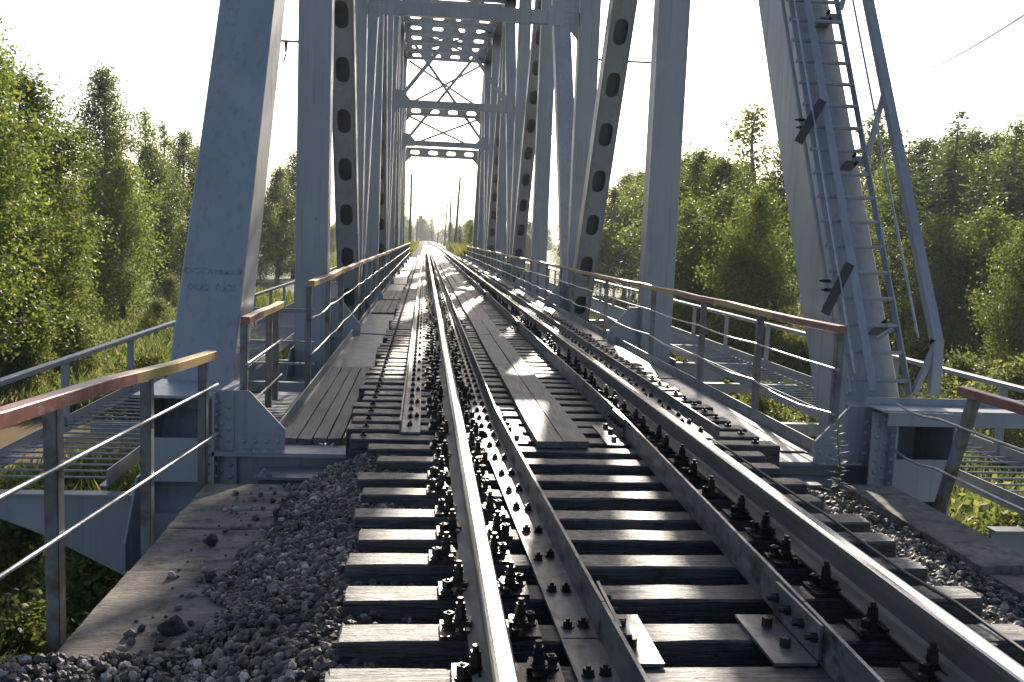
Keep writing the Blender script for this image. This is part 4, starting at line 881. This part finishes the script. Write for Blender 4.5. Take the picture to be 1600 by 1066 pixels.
tree_at('sapling0', 250, 190, 66, 'sparse sapling with bare top among the left alders', GL, 'birch_sapling', 1.0)
tree_at('birch1', 240, 225, 63, 'leafy birch between the pointed birch and the end post', GL, 'birch_tree', 1.15)
tree_at('birch2', 285, 205, 74, 'darker birch half hidden behind the left end post', GL, 'birch_tree', 1.1)
tree_at('sapling0', 312, 225, 76, 'thin sapling just beside the left end post', GL, 'birch_sapling', 1.1)
tree_at('alder1', 330, 262, 72, 'alder partly behind the left end post', GL, 'alder_tree', 1.2)
tree_at('alder0', 262, 330, 68, 'dark rounded alder over the shaded bank on the left', GL, 'alder_tree', 1.0)
tree_at('birch0', 435, 262, 88, 'birch seen between the left end post and the first vertical', GL, 'birch_tree', 1.2)
tree_at('alder1', 460, 240, 96, 'dark tree beside the first left vertical post', GL, 'alder_tree', 1.2)
tree_at('alder0', 400, 300, 84, 'alder behind the base of the left end post', GL, 'alder_tree', 1.2)
tree_at('birch1', 955, 292, 78, 'birch seen between the right diagonals', GR, 'birch_tree', 1.2)
tree_at('birch2', 1000, 268, 74, 'leafy birch beside the first right vertical post', GR, 'birch_tree', 1.2)
tree_at('birch0', 1092, 232, 50, 'full birch just right of the first right vertical post', GR, 'birch_tree', 1.25)
tree_at('birch1', 1140, 246, 46, 'broad birch in the middle of the gap beside the right end post', GR, 'birch_tree', 1.3)
tree_at('sapling0', 1186, 165, 52, 'airy thin birch rising highest beside the right end post', GR, 'birch_sapling', 1.8)
tree_at('alder0', 1185, 300, 34, 'sunlit alder hanging over the meadow beside the right end post', GR, 'alder_tree', 1.0)
tree_at('birch2', 1225, 240, 50, 'birch hidden behind the right end post', GR, 'birch_tree', 1.2)
tree_at('sapling0', 1360, 178, 50, 'airy birch seen through the ladder', GR, 'birch_sapling', 1.6)
tree_at('alder1', 1330, 330, 42, 'alder behind the foot of the ladder', GR, 'alder_tree', 1.2)
tree_at('spruce0', 1422, 215, 50, 'short spruce just right of the ladder pipe', GR, 'spruce_tree', 1.55)
tree_at('spruce1', 1462, 222, 56, 'narrow spruce between the ladder pipe and the tallest spruce', GR, 'spruce_tree', 1.55)
tree_at('spruce0', 1500, 168, 52, 'tallest pointed spruce on the right bank', GR, 'spruce_tree', 1.55)
tree_at('spruce1', 1545, 235, 50, 'lower spruce next to the tallest spruce', GR, 'spruce_tree', 1.55)
tree_at('spruce0', 1590, 190, 46, 'tall spruce at the far right side of the wood', GR, 'spruce_tree', 1.55)
tree_at('spruce1', 1640, 170, 44, 'spruce at the outer edge of the right wood', GR, 'spruce_tree', 1.55)
tree_at('alder0', 1440, 330, 44, 'dark alder below the short spruces', GR, 'alder_tree', 1.3)
tree_at('alder1', 1520, 350, 42, 'dark alder below the tallest spruce', GR, 'alder_tree', 1.3)
tree_at('alder1', 1605, 352, 31, 'sunlit yellowish alder at the right edge of the wood', GR, 'alder_tree', 0.9)
tree_at('birch2', 1390, 260, 56, 'birch behind the ladder pipe', GR, 'birch_tree', 1.2)
tree_at('alder0', 900, 330, 90, 'alder far off behind the right verticals', GR, 'alder_tree', 1.3)
KN = {'b': 'leafy birch', 's': 'dark spruce', 'a': 'rounded alder'}
for (px, top, y, kd, lab) in ((1380, 214, 62, 'birch1', 'round-topped birch filling the wood behind the ladder pipe'), (1440, 216, 64, 'birch0', 'birch between two short spruces right of the ladder'), (1482, 210, 66, 'birch2', 'birch just before the tallest spruce'), (1528, 206, 60, 'birch1', 'broad birch just past the tallest spruce'), (1570, 208, 58, 'birch0', 'birch in front of the outer spruces'), (1615, 190, 52, 'birch2', 'birch closing the wood at its outer edge'),
        (1060, 245, 62, 'alder0', 'alder filling the gap behind the first right vertical post'), (1112, 246, 60, 'birch2', 'birch behind the full birch of the right gap'), (1165, 255, 56, 'birch0', 'birch behind the airy thin birch'), (928, 305, 88, 'alder1', 'alder between the right diagonals'), (985, 270, 82, 'birch1', 'birch behind the leafy one beside the right post'), (1135, 300, 40, 'alder1', 'dark alder in the middle of the right gap'), (1085, 320, 44, 'alder0', 'dark alder low beside the right vertical post'), (1560, 330, 40, 'alder0', 'shaded alder in the corner of the right wood'), (1480, 340, 40, 'alder1', 'shaded alder below the birches right of the ladder')):
    tree_at(kd, px, top, y, lab, GR, {'b': 'birch_tree', 'a': 'alder_tree'}[kd[0]], 1.4)
# fill of the woods behind, each tree still its own object
k = 0
while k < 70:
    side = rnd.choice((-1, 1)); y = rnd.uniform(70, 190); x = side*rnd.uniform(15+0.16*y, 30+0.6*y); kd = rnd.choice(('birch0', 'birch1', 'birch2', 'spruce0', 'alder0', 'alder1') if side < 0 else ('birch0', 'spruce0', 'spruce1', 'birch2', 'alder1'))
    if y > 130 and abs(x) < 30: continue
    nm = {'b': 'birch_tree', 's': 'spruce_tree', 'a': 'alder_tree'}[kd[0]]; lim = 1.25+y*(0.075 if side < 0 else 0.085)+4; hgt = min(rnd.uniform(9, 14), lim)
    put_tree(kd, x, y, hgt, '%s filling the back of the wood on the %s bank, behind the nearer trees' % (KN[kd[0]], 'left' if side < 0 else 'right'), 'background %s trees of the %s wood' % (nm.split('_')[0], 'left' if side < 0 else 'right'), nm, 'tree', rnd.uniform(1.0, 1.3)); k += 1
for k in range(44):
    y = rnd.uniform(380, 560); x = rnd.uniform(-45, 62); kd = rnd.choice(('birch0', 'spruce0', 'spruce1', 'alder1')); nm = {'b': 'birch_tree', 's': 'spruce_tree', 'a': 'alder_tree'}[kd[0]]
    put_tree(kd, x, y, rnd.uniform(8, 13.5), 'hazy %s in the farthest line of wood across the end of the track' % KN[kd[0]], 'farthest %s trees across the track' % nm.split('_')[0], nm, 'tree', 1.9)
k = 0
while k < 64:
    y = rnd.uniform(140, 420); x = rnd.choice((rnd.uniform(-60, 75), rnd.uniform(-22, 26)))*(0.35+y/420)
    if abs(x) < 4.6+y*0.004: continue
    kd = rnd.choice(('birch0', 'spruce0', 'alder0', 'alder1', 'spruce1')); nm = {'b': 'birch_tree', 's': 'spruce_tree', 'a': 'alder_tree'}[kd[0]]
    put_tree(kd, x, y, min(rnd.uniform(5, 9.5), 3.4+y*0.022), 'pale distant %s beyond the far end of the bridge' % KN[kd[0]], 'distant %s trees beyond the bridge' % nm.split('_')[0], nm, 'tree', 1.2); k += 1
for k in range(40):
    y = rnd.uniform(160, 330); x = rnd.choice((-1, 1))*rnd.uniform(5.0, 8+0.075*y); kd = rnd.choice(('birch0', 'spruce0', 'alder0', 'alder1', 'birch2')); nm = {'b': 'birch_tree', 's': 'spruce_tree', 'a': 'alder_tree'}[kd[0]]
    put_tree(kd, x, y, rnd.uniform(0.6, 0.9)*(3.2+y*0.020), 'small pale %s close beside the far track' % KN[kd[0]], 'small %s trees close beside the far track' % nm.split('_')[0], nm, 'tree', 1.5)
tree_at('spruce0', 747, 330, 96, 'small spruce right of the track just past the bridge', 'trees past the bridge', 'spruce_tree', 1.2)
tree_at('alder0', 738, 352, 105, 'yellow-green bush tree right of the track past the bridge', 'trees past the bridge', 'alder_tree', 0.9)
tree_at('alder1', 622, 352, 108, 'green bush tree left of the track past the bridge', 'trees past the bridge', 'alder_tree', 0.9)
# bushes
GB = 'willow bushes on the banks'
for (px, top, y, lab) in ((1200, 612, 19, 'sunlit bush under the walkway next to the right end post'), (1120, 600, 24, 'low bush behind the right handrail posts'), (1590, 800, 9.5, 'yellow-green bush below the right walkway bracket'), (1240, 600, 23, 'bush at the foot of the right end post'),
                          (1070, 560, 30, 'willow bush beside the first right vertical post'), (1500, 560, 26, 'dark bush below the right walkway rail'), (1580, 570, 22, 'bush under the right walkway rail end'),
                          (265, 432, 60, 'low sunlit bush in front of the shaded left alder'), (245, 470, 44, 'pale willow bush by the left meadow'), (120, 500, 33, 'bush at the foot of the broad left birch'), (40, 510, 30, 'leafy bush under the tall left birch'),
                          (215, 560, 27, 'low bush beside the muddy stream'), (30, 760, 12, 'dark nettle-like bush below the left walkway'), (150, 800, 11, 'low leafy bush beside the concrete slab'), (20, 950, 8.5, 'leafy weeds below the left handrail')):
    tree_at('bush%d' % rnd.randrange(3), px, top, y, lab, GB, 'bush', 1.15, 'bush')
for k in range(22):
    s = rnd.choice((-1, 1)); y = rnd.uniform(28, 62); x = s*rnd.uniform(12+0.16*y, 16+0.32*y)
    put_tree('bush%d' % rnd.randrange(3), x, y, rnd.uniform(1.3, 3.0), 'one of the low willow bushes at the edge of the %s wood' % ('left' if s < 0 else 'right'), 'bushes edging the %s wood' % ('left' if s < 0 else 'right'), 'bush', 'bush', 1.2)

# ------------------------------------------------------------------ grass (one mass)
def grass(n, fxy, h0, h1, name, mat, label, wscale=1.0, w0=0.004):
    P = []
    while len(P) < n:
        x, y = fxy(); z = gz(x, y)
        if z < -4.38: continue
        P.append((x, y, z))
    P = np.array(P); hh = h0+(h1-h0)*rng.random(n)**1.6; hh *= 0.6+0.8*np.array([0.5+0.5*mnoise.noise((p[0]*0.35, p[1]*0.35, 9.0)) for p in P]); a = rng.random(n)*6.28; ln = hh*(0.15+0.5*rng.random(n)); wd = wscale*(w0+0.00045*np.hypot(P[:, 0], P[:, 1]))*(0.7+0.6*rng.random(n))
    d = np.stack([np.cos(a), np.sin(a), 0*a], 1); b = rng.random(n)*6.28; e = np.stack([np.cos(b), np.sin(b), 0*b], 1)*wd[:, None]; up_ = np.array([0, 0, 1.0]); P[:, 2] -= 0.03
    V = np.stack([P-e, P+e, P+d*(ln*0.35)[:, None]+up_*(hh*0.6)[:, None]+e*0.7, P+d*ln[:, None]+up_*hh[:, None]], 1).reshape(-1, 3)
    tag(link(name, np_mesh(name, V, 4, mat)), label, 'grass', kind='stuff')
def f_left():
    y = 4+70*rnd.random()**1.5; x = -2.7-(3+0.75*y)*rnd.random(); return x, y
def f_right():
    y = 4+75*rnd.random()**1.5; x = 2.7+(4+0.75*y)*rnd.random(); return x, y
def f_near(): return -2.72-7*rnd.random()**1.2, rnd.uniform(2.0, 17)
def f_nearr(): return 2.7+9*rnd.random(), rnd.uniform(4.0, 18)
def f_far():
    y = 75+70*rnd.random()**1.6; s = rnd.choice((-1, 1)); return s*(2.35+(2.5+0.07*y)*rnd.random()), y
def f_under(): return rnd.uniform(-3, 3), rnd.uniform(8, 70)
grass(190000, f_left, 0.25, 0.75, 'grass', M['grass'], 'tall sunlit meadow grass on the left of the bridge')
grass(140000, f_right, 0.25, 0.75, 'grass', M['grass'], 'tall sunlit meadow grass on the right of the bridge')
grass(110000, f_near, 0.08, 0.34, 'grass', M['grass'], 'dark short grass on the slope below the left handrail', 1.1)
grass(60000, f_nearr, 0.1, 0.45, 'grass', M['grass'], 'grass on the slope below the right walkway', 1.1)
grass(26000, f_far, 0.4, 1.5, 'weeds', M['weed'], 'yellowing tall weeds on both sides of the track past the bridge', 0.8)
grass(14000, f_under, 0.3, 0.8, 'grass', M['grass'], 'grass growing under the bridge deck')

# ------------------------------------------------------------------ haze
hm = bpy.data.materials.new('thin_haze'); hm.use_nodes = True; ht = hm.node_tree; ht.nodes.clear(); ho = ht.nodes.new('ShaderNodeOutputMaterial'); hv = ht.nodes.new('ShaderNodeVolumePrincipled')
hv.inputs['Color'].default_value = (0.9, 0.94, 1.0, 1); hv.inputs['Density'].default_value = 0.00036; hv.inputs['Anisotropy'].default_value = 0.3; ht.links.new(hv.outputs[0], ho.inputs['Volume'])
hz = MB().box(-950, 950, -70, 1660, -7, 24).build('haze', hm); tag(hz, 'thin pale summer haze filling the valley air', 'haze', kind='stuff')
